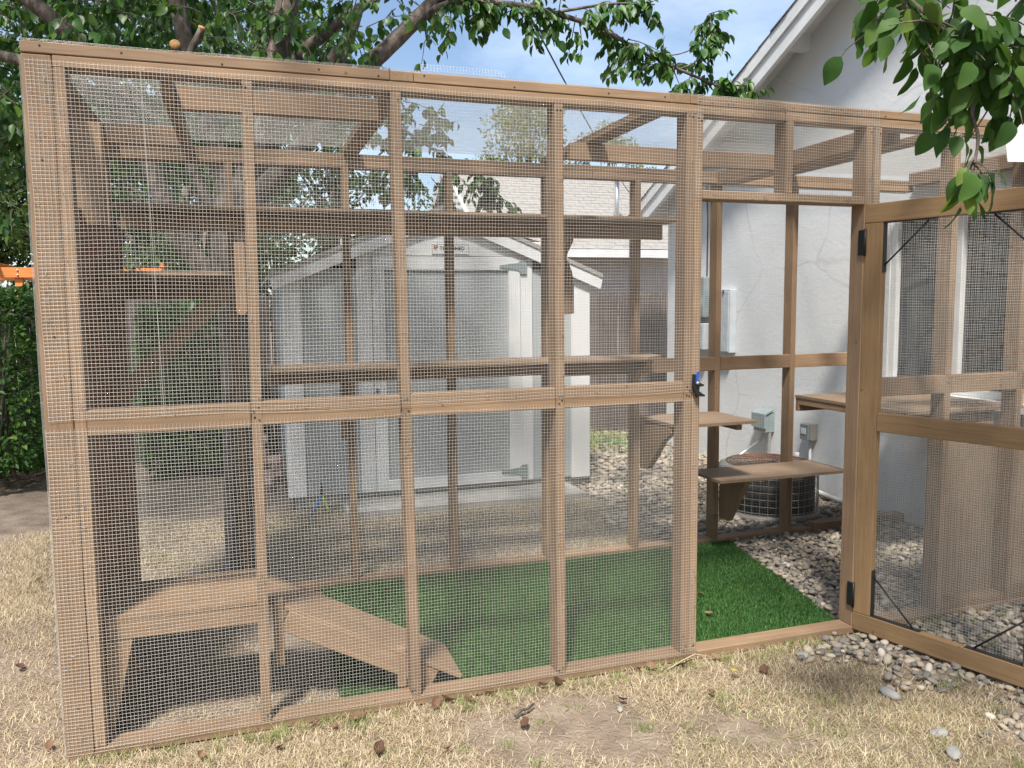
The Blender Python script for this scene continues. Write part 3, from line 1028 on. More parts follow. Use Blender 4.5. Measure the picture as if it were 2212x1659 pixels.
# --- wire mesh
def wire_panel(name, o, u, v, lu, lv, parent, sp=0.0127, rad=0.0005, bulge=0.0025, seg=0.064, seam=()):
    o, u, v = np.array(o, float), np.array(u, float), np.array(v, float)
    nrm = np.cross(u, v)
    VV, FF, k = [], [], 0
    px, py = RNG.uniform(0, 50, 2)
    for d, (la, lb) in enumerate(((lu, lv), (lv, lu))):
        nw = int(lb / sp) + 1
        K = max(3, int(la / seg) + 1)
        s_ = np.linspace(0, la, K)[None, :].repeat(nw, 0)
        t_ = (np.arange(nw) * sp)[:, None].repeat(K, 1)
        t_ = t_ + RNG.normal(0, 0.00035, (nw, K)) + RNG.normal(0, 0.0002, (nw, 1))
        a, b = (s_, t_) if d == 0 else (t_, s_)
        h = (field(a.ravel() + px, b.ravel() + py, 3.2).reshape(a.shape) - 0.5) * 2 * bulge
        wob = (field(a.ravel() + py, b.ravel() + px, 2.2).reshape(a.shape) - 0.5) * 0.010 + (field(a.ravel() * 2 + py, b.ravel() * 2 + px, 4.0).reshape(a.shape) - 0.5) * 0.0025
        if d == 0:
            b = b + wob
        else:
            a = a + wob
        h = h + (rad * 1.2 if d == 0 else 0)
        P = o + a[..., None] * u + b[..., None] * v + h[..., None] * nrm
        e1 = v if d == 0 else u
        ring = []
        for q in range(3):
            an = 2 * math.pi * q / 3 + 0.5
            ring.append(P + rad * (math.cos(an) * e1 + math.sin(an) * nrm))
        Vw = np.stack(ring, 2)                                  # nw,K,3,3
        VV.append(Vw.reshape(-1, 3))
        base = (np.arange(nw)[:, None] * K + np.arange(K - 1)[None, :]) * 3
        for q in range(3):
            q2 = (q + 1) % 3
            FF.append((k + np.stack([base + q, base + q2, base + 3 + q2, base + 3 + q], -1)).reshape(-1, 4))
        k += Vw.size // 3
    for sx in seam:                                             # a doubled selvedge wire
        K = int(lv / seg)
        tt = np.linspace(0, lv, K)
        P = o + (sx + 0.02 * (1 - tt / lv))[:, None] * u + tt[:, None] * v + (rad * 2.5) * nrm
        ring = []
        for q in range(3):
            an = 2 * math.pi * q / 3 + 0.5
            ring.append(P + rad * 1.5 * (math.cos(an) * u + math.sin(an) * nrm))
        Vw = np.stack(ring, 1)
        VV.append(Vw.reshape(-1, 3))
        base = np.arange(K - 1) * 3
        for q in range(3):
            q2 = (q + 1) % 3
            FF.append(k + np.stack([base + q, base + q2, base + 3 + q2, base + 3 + q], -1))
        k += Vw.size // 3
    ob = link(name, mesh_np(name, np.concatenate(VV), np.concatenate(FF)), M['wire'], parent)
    ob['kind'] = 'stuff'
    return ob


X1, Z1, Y1 = (1, 0, 0), (0, 0, 1), (0, 1, 0)
wire_panel('wire_mesh', (0.014, -0.0045, 1.224), X1, Z1, 2.524, 1.20, enc, seam=(0.345,))
wire_panel('wire_mesh', (0.004, -0.0045, 0.030), X1, Z1, 2.528, 1.166, enc)
wire_panel('wire_mesh', (2.512, -0.0062, 2.058), X1, Z1, 0.955, 0.420, enc)
wire_panel('wire_mesh', (3.440, -0.0045, 0.030), X1, Z1, 1.69, 2.385, enc)
wire_panel('wire_mesh', (0.0, YB + T35 + 0.004, 0.004), X1, Z1, 5.12, 2.42, enc, seg=0.1)
wire_panel('wire_mesh', (0.0, 0.0, 2.4835), X1, Y1, 5.13, 1.585, enc, seg=0.1, bulge=0.003)
wire_panel('wire_mesh', (-0.0045, 0.0, 0.004), Y1, Z1, 1.585, 2.425, enc, seg=0.1)
# a loose edge of roofing mesh curling up above the front cap
wire_panel('wire_mesh', (1.33, 0.0, 2.487), X1, (0, 0.35, 0.93), 0.34, 0.03, enc, bulge=0.004)

VV, FF = [], []
for _ in range(150):
    kind_ = random.random()
    if kind_ < 0.6:
        sx_ = random.choice([0.03, 0.06, 0.11, 0.69, 1.25, 1.888, 2.48, 2.525]) + random.uniform(-0.012, 0.012)
        sz_ = random.uniform(0.05, 2.38)
        if 1.18 < sz_ < 1.24:
            continue
    elif kind_ < 0.8:
        sx_, sz_ = random.uniform(0.1, 2.5), random.choice([2.415, 1.238, 1.18, 0.034]) + random.uniform(-0.006, 0.006)
    else:
        sx_, sz_ = random.uniform(2.55, 3.4), random.choice([2.07, 2.42, 2.46]) + random.uniform(-0.006, 0.006)
    a_ = random.uniform(-0.5, 0.5) + random.choice([0, math.pi / 2])
    hx_, hz2 = math.cos(a_) * 0.006, math.sin(a_) * 0.006
    v, f = tube_arrays([(sx_ - hx_, -0.001, sz_ - hz2), (sx_ - hx_, -0.0085, sz_ - hz2), (sx_ + hx_, -0.0085, sz_ + hz2), (sx_ + hx_, -0.001, sz_ + hz2)], 0.0009, 4, len(VV))
    VV.extend(v)
    FF.extend(f)
tag(link('staples', pymesh('staples', VV, FF), M['conduit'], enc), kind='stuff')

VV, FF = [], []
for (sx_, sz_) in [(x_ + d_, z_) for x_ in (0.69, 1.245, 1.888, 2.487, 2.528, 3.42, 3.47, 3.944) for d_ in (-0.006, 0.007) for z_ in (0.06, 1.20, 1.235, 2.385)] + [(x_, 2.458) for x_ in (0.06, 0.30, 0.62, 0.95, 1.17, 1.34, 1.7, 2.1, 2.36, 2.53, 3.0, 3.5, 3.9)] + [(0.045, z_) for z_ in (0.2, 0.9, 1.5, 2.1)]:
    sx_ += random.uniform(-0.004, 0.004)
    sz_ += random.uniform(-0.012, 0.012)
    v, f = tube_arrays([(sx_, 0.004, sz_), (sx_, -0.0018, sz_)], 0.0038, 7, len(VV))
    VV.extend(v)
    FF.extend(f)
tag(link('screws', pymesh('screws', VV, FF), M['black'], enc), kind='stuff')

# --- the open door
dd = Vector((math.cos(R(-73)), math.sin(R(-73)), 0))
dn = Vector((-0.956, -0.292, 0)).normalized()                   # faces the camera
dz = Vector((0, 0, 1))
H0 = Vector((3.406, -0.001, 0))
door = bpy.data.objects.new('door', None)
COL.objects.link(door)
put(door, Matrix.Translation(H0), enc)
door['label'] = 'open timber frame door with wire mesh and black anti-sag rods'


def dpt_(sv, z, t=0.0):
    return H0 + dd * sv + dz * z + dn * t


def dboard(name, s0, s1, z0, z1, t0=-0.038, t1=0.0, mat=DR):
    d = (s1 - s0, z1 - z0)
    t = (t0 + t1) / 2
    if d[1] > d[0]:
        return lumber(name, dpt_((s0 + s1) / 2, z0, t), dpt_((s0 + s1) / 2, z1, t), d[0], t1 - t0, dd, mat, door)
    return lumber(name, dpt_(s0, (z0 + z1) / 2, t), dpt_(s1, (z0 + z1) / 2, t), d[1], t1 - t0, dz, mat, door)


dboard('stile', 0.0, 0.088, 0.112, 1.9635)
dboard('stile', 0.757, 0.845, 0.112, 1.9635)
dboard('rail', -0.001, 0.846, 0.024, 0.111)
dboard('rail', -0.001, 0.846, 1.9645, 2.052)
dboard('rail', 0.089, 0.756, 1.004, 1.091)
wo = dpt_(0.015, 0.045, -0.042)
wire_panel('wire_mesh', wo, dd, Z1, 0.815, 1.985, door, bulge=0.009)


def corner_brace(sv, sg, z, zg):
    """black angle straps and a thin tension rod in one door corner"""
    dboard('strap', *(sorted((sv, sv + sg * 0.003))), *(sorted((z, z + zg * 0.225))), -0.034, -0.004, M['black'])
    dboard('strap', *(sorted((sv, sv + sg * 0.235))), *(sorted((z, z + zg * 0.003))), -0.034, -0.004, M['black'])
    tube('tension_rod', [dpt_(sv + sg * 0.006, z + zg * 0.19, -0.018), dpt_(sv + sg * 0.20, z + zg * 0.006, -0.018)], 0.0042, M['black'], door, 8)


corner_brace(0.0885, 1, 0.1115, 1)
corner_brace(0.7565, -1, 0.1115, 1)
corner_brace(0.0885, 1, 1.9635, -1)
corner_brace(0.7565, -1, 1.9635, -1)
for z in (0.14, 1.82):
    box('hinge', (3.3925, 3.4015), (-0.010, 0.026), (z, z + 0.115), M['black'], door, 0.001)
    tube('hinge_pin', [(3.398, -0.012, z - 0.004), (3.398, -0.012, z + 0.119)], 0.006, M['black'], door, 10)

# ------------------------------------------------------------------ clamp and pliers
cl = thing('spring_clamp', (2.515, -0.02, 1.20), 'small black and blue spring clamp gripping the door post', 'clamp')
prism('jaw', [(2.500, 1.300), (2.513, 1.296), (2.524, 1.262), (2.546, 1.254), (2.546, 1.246), (2.526, 1.244), (2.523, 1.226), (2.540, 1.214), (2.552, 1.208), (2.552, 1.201), (2.532, 1.201), (2.508, 1.216), (2.497, 1.246)], 1, -0.032, -0.012, M['black'], cl)
prism('handle', [(2.503, 1.264), (2.512, 1.264), (2.516, 1.290), (2.519, 1.312), (2.512, 1.311), (2.505, 1.294)], 1, -0.040, -0.0325, M['blue'], cl)
tube('pivot', [(2.511, -0.044, 1.262), (2.511, -0.008, 1.262)], 0.006, M['conduit'], cl, 10)

pl = thing('pliers', (1.04, 1.56, 0.41), 'pliers with blue and lime handles hanging on the back mesh', 'pliers')
YP = 1.605
prism('jaw', [(1.040, 0.545), (1.047, 0.598), (1.050, 0.598), (1.056, 0.545), (1.058, 0.522), (1.048, 0.512), (1.038, 0.522)], 1, YP - 0.006, YP + 0.006, M['black'], pl)
tube('handle', [(1.046, YP, 0.525), (1.030, YP, 0.49), (1.008, YP, 0.45), (0.990, YP, 0.408)], [0.006, 0.009, 0.009, 0.008], M['sky_blue'], pl)
tube('handle', [(1.050, YP, 0.525), (1.060, YP, 0.49), (1.074, YP, 0.45), (1.088, YP, 0.412)], [0.006, 0.009, 0.009, 0.008], M['lime'], pl)

# ------------------------------------------------------------------ garden shed
YS = 3.40
sh = thing('garden_shed', (2.2, YS, 0), 'small grey garden shed with white trim and gable roof', 'shed')
SW, ST = M['shedwall'], M['shedtrim']
sx0, sx1, syb = 0.965, 3.505, 5.7
prism('wall', [(sx0, 0.10), (sx1, 0.10), (sx1, 1.86), (2.24, 2.36), (sx0, 1.86)], 1, YS + 0.02, YS + 0.06, SW, sh)
prism('gable_siding', [(1.02, 1.90), (1.40, 2.005), (1.40, 2.131), (3.08, 2.131), (3.08, 2.005), (3.46, 1.90), (2.24, 2.34)], 1, YS + 0.006, YS + 0.0192, ST, sh)
prism('wall', [(sx0, 0.10), (sx1, 0.10), (sx1, 1.86), (2.24, 2.36), (sx0, 1.86)], 1, syb - 0.05, syb, SW, sh)
box('wall', (sx0, sx0 + 0.04), (YS + 0.0605, syb - 0.051), (0.10, 1.85), SW, sh)
box('wall', (sx1 - 0.04, sx1), (YS + 0.0605, syb - 0.051), (0.10, 1.85), SW, sh)
box('trim', (0.950, 1.086), (YS, YS + 0.0195), (0.105, 1.83), ST, sh)
box('trim', (3.349, 3.520), (YS, YS + 0.0195), (0.085, 1.83), ST, sh)
box('trim', (0.9455, 0.9645), (YS + 0.002, YS + 0.12), (0.105, 1.80), ST, sh)
box('trim', (1.516, 1.632), (YS, YS + 0.0195), (0.10, 2.003), ST, sh)
box('trim', (2.886, 2.990), (YS, YS + 0.0195), (0.10, 2.003), ST, sh)
hd = box('header', (1.40, 3.08), (YS - 0.001, YS + 0.0195), (2.006, 2.13), ST, sh)
dr_ = box('door', (1.640, 2.880), (YS + 0.010, YS + 0.019), (0.105, 1.998), SW, sh)
box('door_trim', (1.638, 1.738), (YS - 0.010, YS + 0.0095), (0.10, 1.890), ST, dr_)
box('door_trim', (2.778, 2.881), (YS - 0.010, YS + 0.0095), (0.10, 1.890), ST, dr_)
box('door_trim', (1.638, 2.881), (YS - 0.011, YS + 0.0095), (1.892, 1.999), ST, dr_)
box('door_trim', (1.739, 2.777), (YS - 0.010, YS + 0.0095), (0.10, 0.19), ST, dr_)
for z in (1.925, 0.185):
    prism('hinge', [(2.70, z - 0.012), (2.70, z + 0.008), (2.86, z + 0.03), (2.885, z + 0.055), (2.935, z + 0.055), (2.935, z - 0.06), (2.885, z - 0.06), (2.86, z - 0.03)], 1, YS - 0.018, YS - 0.0115, M['elgrey'], dr_)
tube('latch', [(1.66, YS - 0.03, 0.93), (1.66, YS - 0.0105, 0.93)], 0.016, M['black'], dr_, 12)
# roof halves, rake boards
for sg, xe in ((-1, 0.86), (1, 3.62)):
    ze = 1.83
    prism('roof', [(2.24, 2.385), (xe, ze), (xe, ze + 0.035), (2.24, 2.42)], 1, YS - 0.055, syb + 0.1, M['shingle'], sh)
    prism('rake_board', [(2.24, 2.383), (2.24, 2.28), (xe + sg * -0.02, ze - 0.095), (xe, ze - 0.02), (xe, ze - 0.002)], 1, YS - 0.045, YS - 0.022, ST, sh)
    prism('soffit', [(2.24, 2.37), (xe - sg * 0.03, ze - 0.02), (xe - sg * 0.03, ze - 0.035), (2.24, 2.355)], 1, YS - 0.0215, YS + 0.0195, ST, sh)
box('skid', (1.0, 3.45), (YS + 0.05, YS + 0.15), (0.0, 0.0995), M['concrete'], sh)
box('skid', (1.0, 3.45), (5.4, 5.5), (0.0, 0.0995), M['concrete'], sh)
# maker's plate above the door
plate = box('sign_plate', (2.125, 2.44), (YS - 0.007, YS - 0.0015), (2.018, 2.102), M['white'], sh, 0.001)


def text_mesh(name, body, size, loc, mat, parent, bold=0.0):
    cu = bpy.data.curves.new(name, 'FONT')
    cu.body = body
    cu.size = size
    cu.extrude = 0.0008
    cu.offset = bold
    tmp = bpy.data.objects.new('tmp_text', cu)
    COL.objects.link(tmp)
    dg = bpy.context.evaluated_depsgraph_get()
    me = bpy.data.meshes.new_from_object(tmp.evaluated_get(dg))
    bpy.data.objects.remove(tmp)
    me.materials.clear()
    return link(name, me, mat, parent, Matrix.Translation(Vector(loc)) @ Euler((R(90), 0, 0)).to_matrix().to_4x4())


text_mesh('lettering', 'TUFF SHED', 0.042, (2.192, YS - 0.0085, 2.054), M['ink'], plate, 0.0008)
prism('emblem', [(2.143, 2.058), (2.143, 2.089), (2.152, 2.093), (2.160, 2.086), (2.168, 2.093), (2.177, 2.089), (2.177, 2.074), (2.163, 2.066), (2.163, 2.050), (2.157, 2.050), (2.157, 2.066)], 1, YS - 0.0092, YS - 0.0075, M['redink'], plate)
for (a, b, c, d) in ((2.129, 2.436, 2.0985, 2.1005), (2.129, 2.436, 2.0195, 2.0215), (2.129, 2.131, 2.022, 2.098), (2.434, 2.436, 2.022, 2.098)):
    box('border', (a, b), (YS - 0.0085, YS - 0.0072), (c, d), M['ink'], plate, 0.0002)
tag(prism('concrete_pad', [(1.35, 2.98), (3.3, 2.98), (3.3, YS + 0.2), (1.35, YS + 0.2)], 2, -0.02, 0.05, M['concrete'], None), 'low grey concrete slab in front of the shed door', 'slab', kind='structure')

# stacked bricks beside the shed
bp_ = thing('brick_pile', (0.80, 4.25, 0), 'untidy stack of old pinkish bricks left of the shed', 'brick pile')
V_, F_ = cbox_data(0.10, 0.05, 0.03, 0.006)
BRK = pymesh('brick', V_, F_)
BRK.materials.append(M['brick'])
for lv in range(8):
    for q in range(2 if lv < 5 else 1):
        o = bpy.data.objects.new('brick', BRK)
        COL.objects.link(o)
        mw = Matrix.Translation((0.72 + q * 0.13 + j(0.03), 4.25 + j(0.06), 0.03 + lv * 0.0615)) @ Euler((0, 0, R(random.uniform(-25, 25) + (90 if lv % 2 and q else 0)))).to_matrix().to_4x4()
        put(o, mw, bp_)

# ------------------------------------------------------------------ the house
XH = 5.20
hs = thing('house', (XH, 2, 0), 'white stucco house with gable roof and wide window', 'house')
RK = lambda y: 3.75 + 0.47 * (2.83 - y)              # underside of the roof deck
YC, YA = 5.05, -0.60
wy0, wy1, wz0, wz1 = -0.35, 1.75, 0.97, 2.28
OUT = [(YC, 0), (YC, RK(YC)), (YA, RK(YA)), (-6, RK(YA) - 0.5 * (YA + 6)), (-6, 0)]
Vw = [(XH, a, b) for a, b in OUT] + [(XH, wy1, wz0), (XH, wy1, wz1), (XH, wy0, wz1), (XH, wy0, wz0)]
Vw += [(XH, wy1, 0), (XH, wy0, 0), (XH, wy1, RK(wy1)), (XH, wy0, RK(wy0))]
Vw += [(XH + 0.12, wy1, wz0), (XH + 0.12, wy1, wz1), (XH + 0.12, wy0, wz1), (XH + 0.12, wy0, wz0)]
Vw += [(XH + 0.25, YC, 0), (XH + 0.25, YC, RK(YC))]
Fw = [[0, 1, 11, 6, 5, 9], [9, 5, 8, 10], [6, 11, 12, 7], [10, 8, 7, 12, 2, 3, 4], [5, 6, 14, 13], [6, 7, 15, 14], [7, 8, 16, 15], [8, 5, 13, 16], [0, 17, 18, 1]]
me = bpy.data.meshes.new('wall')
me.from_pydata(Vw, [], Fw)
link('wall', me, M['stucco'], hs)
box('wall', (XH + 0.26, 11), (YC - 0.25, YC), (0, RK(YC) - 0.005), M['stucco'], hs)
# window
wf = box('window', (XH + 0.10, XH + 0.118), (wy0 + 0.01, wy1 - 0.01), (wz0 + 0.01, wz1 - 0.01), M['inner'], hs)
for (a, b) in ((wy1 - 0.055, wy1 - 0.002), (1.128, 1.185), (0.47, 0.527), (wy0 + 0.002, wy0 + 0.055)):
    box('window_frame', (XH + 0.012, XH + 0.075), (a, b), (wz0 + 0.001, wz1 - 0.001), M['white'], wf)
cuts = [wy1 - 0.0555, 1.1855, 1.1275, 0.5275, 0.4695, wy0 + 0.0555]
for k in range(3):
    b, a = cuts[2 * k], cuts[2 * k + 1]
    box('window_frame', (XH + 0.014, XH + 0.073), (a, b), (wz0 + 0.001, wz0 + 0.05), M['white'], wf)
    box('window_frame', (XH + 0.014, XH + 0.073), (a, b), (wz1 - 0.05, wz1 - 0.001), M['white'], wf)
    box('pane', (XH + 0.05, XH + 0.056), (a, b), (wz0 + 0.0505, wz1 - 0.0505), M['glass'], wf, 0.0005)
box('window_sill', (XH - 0.09, XH + 0.011), (wy0 - 0.05, wy1 + 0.05), (wz0 - 0.055, wz0 - 0.001), M['white'], wf)
# roof with rake boards, lookouts, soffit boards
th = 0.05
XR0 = 4.94


def rake_poly(dz0, dz1, ylo=YA, yhi=5.45):
    return [(yhi, RK(yhi) + dz0), (yhi, RK(yhi) + dz1), (ylo, RK(ylo) + dz1), (ylo, RK(ylo) + dz0)]


rf = prism('roof', rake_poly(0.0, th), 0, XR0 + 0.002, 10.5, M['white'], hs)
prism('roof', [(YA, RK(YA)), (YA, RK(YA) + th), (-6.5, RK(YA) + th - 0.5 * 5.9), (-6.5, RK(YA) - 0.5 * 5.9)], 0, XR0 + 0.002, 10.5, M['white'], hs)
prism('rake_board', rake_poly(-0.20, 0.045, yhi=5.4), 0, XR0 - 0.036, XR0 + 0.0015, M['white'], hs)
prism('rake_board', rake_poly(-0.06, 0.052, yhi=5.43), 0, XR0 - 0.056, XR0 - 0.0365, M['white'], hs)
nco = 34
for k in range(nco):                                    # shingle courses, stepped at the verge
    ya, yb_ = 5.5 - k * 0.18, 5.5 - (k + 1) * 0.18 - 0.03
    prism('shingle_course', [(ya, RK(ya) + th + 0.018), (ya, RK(ya) + th + 0.004), (yb_, RK(yb_) + th + 0.001), (yb_, RK(yb_) + th + 0.008)], 0, XR0 - 0.066 + j(0.004), 10.4, M['darkshingle'], rf)
for yl in (4.25, 3.5, 2.75, 2.0, 1.25, 0.5):
    zc = RK(yl)
    prism('lookout', [(yl - 0.045, RK(yl - 0.045) - 0.002), (yl + 0.045, RK(yl + 0.045) - 0.002), (yl + 0.045, zc - 0.11), (yl - 0.045, zc - 0.11)], 0, XR0 + 0.002, XH - 0.001, M['white'], hs)
tag(tube('house_cable', [(XH - 0.012, 4.22, 1.865), (XH - 0.012, 4.22, 2.4), (XH - 0.02, 4.24, 2.85)], 0.006, M['cable'], hs, 8))

# ------------------------------------------------------------------ fixtures on the wall
em = thing('electric_meter', (XH, 4.3, 1.45), 'grey electric meter box with round glass meter', 'meter')
box('housing', (XH - 0.11, XH - 0.001), (4.12, 4.46), (1.46, 1.87), M['elgrey'], em, 0.008)
mt = lathe('meter_dial', [(0.088, 0), (0.088, 0.03), (0.08, 0.075), (0.06, 0.09)], M['dial'], em, Matrix.Translation((XH - 0.1105, 4.25, 1.59)) @ Euler((0, R(-90), 0)).to_matrix().to_4x4())
box('register', (XH - 0.206, XH - 0.2005), (4.215, 4.285), (1.605, 1.63), M['ink'], mt, 0.001)
box('cover', (XH - 0.118, XH - 0.1105), (4.32, 4.43), (1.50, 1.83), M['elgrey'], em)
lb = thing('meter_socket_box', (XH, 4.3, 1.12), 'pale grey box below the electric meter', 'electrical box')
box('housing', (XH - 0.10, XH - 0.001), (4.12, 4.45), (1.13, 1.40), M['panelblue'], lb, 0.006)
box('lid', (XH - 0.108, XH - 0.1005), (4.13, 4.44), (1.135, 1.385), M['panelblue'], lb, 0.003)
bp2 = thing('breaker_panel', (XH, 3.9, 1.12), 'tall pale breaker panel with latches at its top', 'electrical panel')
box('housing', (XH - 0.075, XH - 0.001), (3.70, 4.06), (1.12, 1.735), M['panelblue'], bp2, 0.004)
box('cover', (XH - 0.084, XH - 0.0755), (3.715, 4.05), (1.13, 1.715), M['panelblue'], bp2, 0.003)
for yy in (3.79, 3.93):
    box('latch', (XH - 0.094, XH - 0.0845), (yy, yy + 0.022), (1.69, 1.73), M['black'], bp2)
dc = thing('disconnect_box', (XH, 3.15, 0.43), 'blue grey disconnect box above the condenser', 'electrical box')
prism('housing', [(XH - 0.001, 0.435), (XH - 0.10, 0.435), (XH - 0.10, 0.58), (XH - 0.001, 0.62)], 1, 3.07, 3.245, M['elgrey'], dc)
prism('cover', [(XH - 0.1005, 0.47), (XH - 0.118, 0.47), (XH - 0.118, 0.60), (XH - 0.02, 0.645), (XH - 0.02, 0.632), (XH - 0.1005, 0.592)], 1, 3.058, 3.257, M['elgrey'], dc)


def ribbed(name, pts, r, mat, parent):
    P = smooth_path([(*q, r) for q in pts], 40)
    rad = [r * (1.0 if k % 2 else 0.82) for k in range(len(P))]
    return tube(name, [q[:3] for q in P], rad, mat, parent, 8)


ribbed('conduit', [(XH - 0.05, 3.16, 0.435), (XH - 0.06, 3.20, 0.34), (XH - 0.12, 3.30, 0.24), (XH - 0.25, 3.32, 0.16)], 0.017, M['conduit'], dc)
ribbed('conduit', [(XH - 0.04, 3.09, 0.435), (XH - 0.04, 3.09, 0.32), (XH - 0.05, 3.085, 0.2), (XH - 0.06, 3.06, 0.05)], 0.018, M['conduit'], dc)
ob_ = thing('outlet_box', (XH, 2.54, 0.44), 'small grey weatherproof outlet box low on the wall', 'electrical box')
box('housing', (XH - 0.075, XH - 0.001), (2.485, 2.60), (0.445, 0.59), M['beige'], ob_, 0.005)
box('cover', (XH - 0.098, XH - 0.0755), (2.49, 2.595), (0.45, 0.585), M['elgrey'], ob_, 0.005)
box('gasket', (XH - 0.103, XH - 0.0985), (2.51, 2.575), (0.50, 0.55), M['white'], ob_, 0.002)
tube('conduit', [(XH - 0.03, 2.54, 0.445), (XH - 0.03, 2.54, 0.2), (XH - 0.03, 2.54, -0.02)], 0.011, M['pvc'], ob_)
pv = tube('drain_pipe', [q[:3] for q in smooth_path([(XH - 0.10, 2.62, 0.33, 0), (XH - 0.10, 2.62, 0.16, 0), (XH - 0.11, 2.56, 0.085, 0), (XH - 0.12, 2.4, 0.06, 0), (XH - 0.13, 2.1, 0.045, 0), (XH - 0.14, 1.75, 0.03, 0)], 6)], 0.02, M['pvc'], None, 10)
tag(pv, 'white plastic drain pipe bending along the foot of the wall', 'pipe')

# air conditioner
ac = thing('air_conditioner', (4.42, 2.12, 0), 'low round air conditioner condenser with wire guard behind the shelf', 'air conditioner')
ATR = Matrix.Translation((4.44, 2.10, 0)) @ Matrix.Diagonal((0.90, 0.90, 0.84, 1))
lathe('base', [(0.42, 0.0), (0.42, 0.05), (0.39, 0.055)], M['beige'], ac, ATR, 32)
lathe('coil', [(0.375, 0.0555), (0.375, 0.395)], M['acdark'], ac, ATR, 48)
lathe('top_cover', [(0.40, 0.3955), (0.415, 0.41), (0.41, 0.44), (0.37, 0.462), (0.345, 0.462), (0.345, 0.44)], M['beige'], ac, ATR, 40)
VV, FF = [], []


def add_ring(r, z, rr):
    pts = [(r * math.cos(a), r * math.sin(a), z) for a in np.linspace(0, 2 * math.pi, 33)]
    v, f = tube_arrays(pts, rr, 5, len(VV), cap=False)
    VV.extend(v)
    FF.extend(f)


for r in np.linspace(0.06, 0.35, 11):
    add_ring(r, 0.470 + 0.02 * (1 - r / 0.35), 0.004)
for a in np.linspace(0, 2 * math.pi, 9)[:-1]:
    v, f = tube_arrays([(0.05 * math.cos(a), 0.05 * math.sin(a), 0.487), (0.36 * math.cos(a), 0.36 * math.sin(a), 0.466)], 0.004, 5, len(VV))
    VV.extend(v)
    FF.extend(f)
link('fan_guard', pymesh('fan_guard', VV, FF), M['rust'], ac, ATR)
VV, FF = [], []
for z in np.linspace(0.08, 0.385, 6):
    add_ring(0.405, z, 0.0028)
for a in np.linspace(0, 2 * math.pi, 41)[:-1]:
    v, f = tube_arrays([(0.402 * math.cos(a), 0.402 * math.sin(a), 0.05), (0.402 * math.cos(a), 0.402 * math.sin(a), 0.4)], 0.0025, 4, len(VV))
    VV.extend(v)
    FF.extend(f)
link('coil_guard', pymesh('coil_guard', VV, FF), M['beige'], ac, ATR)

# white folded metal at the upper right, in front of the mesh
wfl = thing('white_flashing', (4.2, -0.06, 2.27), 'white folded metal flashing at the right end of the roof edge', 'flashing')
prism('sheet', [(4.150, 2.43), (4.33, 2.47), (4.33, 2.275), (4.185, 2.27)], 1, -0.062, -0.058, M['white'], wfl)
prism('sheet', [(4.331, 2.47), (4.60, 2.47), (4.60, 2.10), (4.331, 2.10)], 1, -0.075, -0.050, M['white'], wfl)

# ------------------------------------------------------------------ back fence
fn = thing('wooden_fence', (2, 6.1, 0), 'weathered brown board fence along the back of the garden', 'fence')
fw = 0.138
Vb = [(-fw / 2, -0.009, 0), (fw / 2, -0.009, 0), (fw / 2, -0.009, 1.70), (fw / 2 - 0.03, -0.009, 1.74), (-fw / 2 + 0.03, -0.009, 1.74), (-fw / 2, -0.009, 1.70)]
Vb = Vb + [(a, 0.009, c) for a, b, c in Vb]
Fb = [list(range(6)), list(range(11, 5, -1))] + [[i, (i + 1) % 6, 6 + (i + 1) % 6, 6 + i] for i in range(6)]
FBM = pymesh('board', Vb, Fb)
FBM.materials.append(M['fence'])
xx = -3.6
while xx < 7.2:
    o = bpy.data.objects.new('board', FBM)
    COL.objects.link(o)
    put(o, Matrix.Translation((xx, 6.1 + j(0.005), j(0.014))) @ Euler((0, j(0.006), j(0.02))).to_matrix().to_4x4(), fn)
    xx += 0.1435 + j(0.003)
for z in (0.35, 1.45):
    box('rail', (-3.7, 7.3), (6.116, 6.154), (z, z + 0.089), M['fence'], fn)

# garden hose on the gravel
hp = [(4.25 + 0.055 * k, 5.05 + 0.35 * math.sin(k * 0.42) * math.exp(-k * 0.05), 0.045) for k in range(14)]
tag(tube('garden_hose', hp, 0.013, M['hose'], None, 8), 'green garden hose lying on gravel near the fence', 'hose')

# ------------------------------------------------------------------ neighbour's house
nb = thing('neighbour_house', (9, 13, 0), 'house beyond the fence with pale shingle roof and white fascia', 'house')
NX0, NX1 = 5.10, 16.0
NE, NR, NF = 12.0, 15.0, 18.0
ze_, zr_ = 2.64, 4.66
prism('wall', [(NE + 0.5, 0), (NE + 0.5, 2.6), (NR, 4.35), (NF - 0.5, 2.6), (NF - 0.5, 0)], 0, NX0 + 0.35, NX1 - 0.3, M['brownwall'], nb)
nrf = prism('roof', [(NE, ze_), (NR, zr_), (NF, ze_), (NF, ze_ + 0.08), (NR, zr_ + 0.09), (NE, ze_ + 0.08)], 0, NX0, NX1, M['shingle'], nb)
VV, FF = [], []
ncs = 26
for k in range(ncs):
    y0_, y1_ = NE - 0.05 + (NR - NE + 0.05) * k / ncs, NE - 0.05 + (NR - NE + 0.05) * (k + 1) / ncs + 0.02
    zz = lambda y: ze_ + (zr_ - ze_) * (y - NE) / (NR - NE) + 0.09
    xs = np.arange(NX0 - 0.06 - (k % 2) * 0.15, NX1, 0.305)
    for xa in xs:
        hgt = 0.016 + random.uniform(-0.005, 0.006)
        o_ = len(VV)
        VV += [(xa, y0_, zz(y0_) + hgt), (xa + 0.297, y0_, zz(y0_) + hgt), (xa + 0.297, y1_, zz(y1_) + 0.004), (xa, y1_, zz(y1_) + 0.004), (xa, y0_, zz(y0_)), (xa + 0.297, y0_, zz(y0_))]
        FF += [[o_, o_ + 1, o_ + 2, o_ + 3], [o_ + 4, o_ + 5, o_ + 1, o_]]
shc = link('shingles', pymesh('shingles', VV, FF), M['shingle'], nrf)
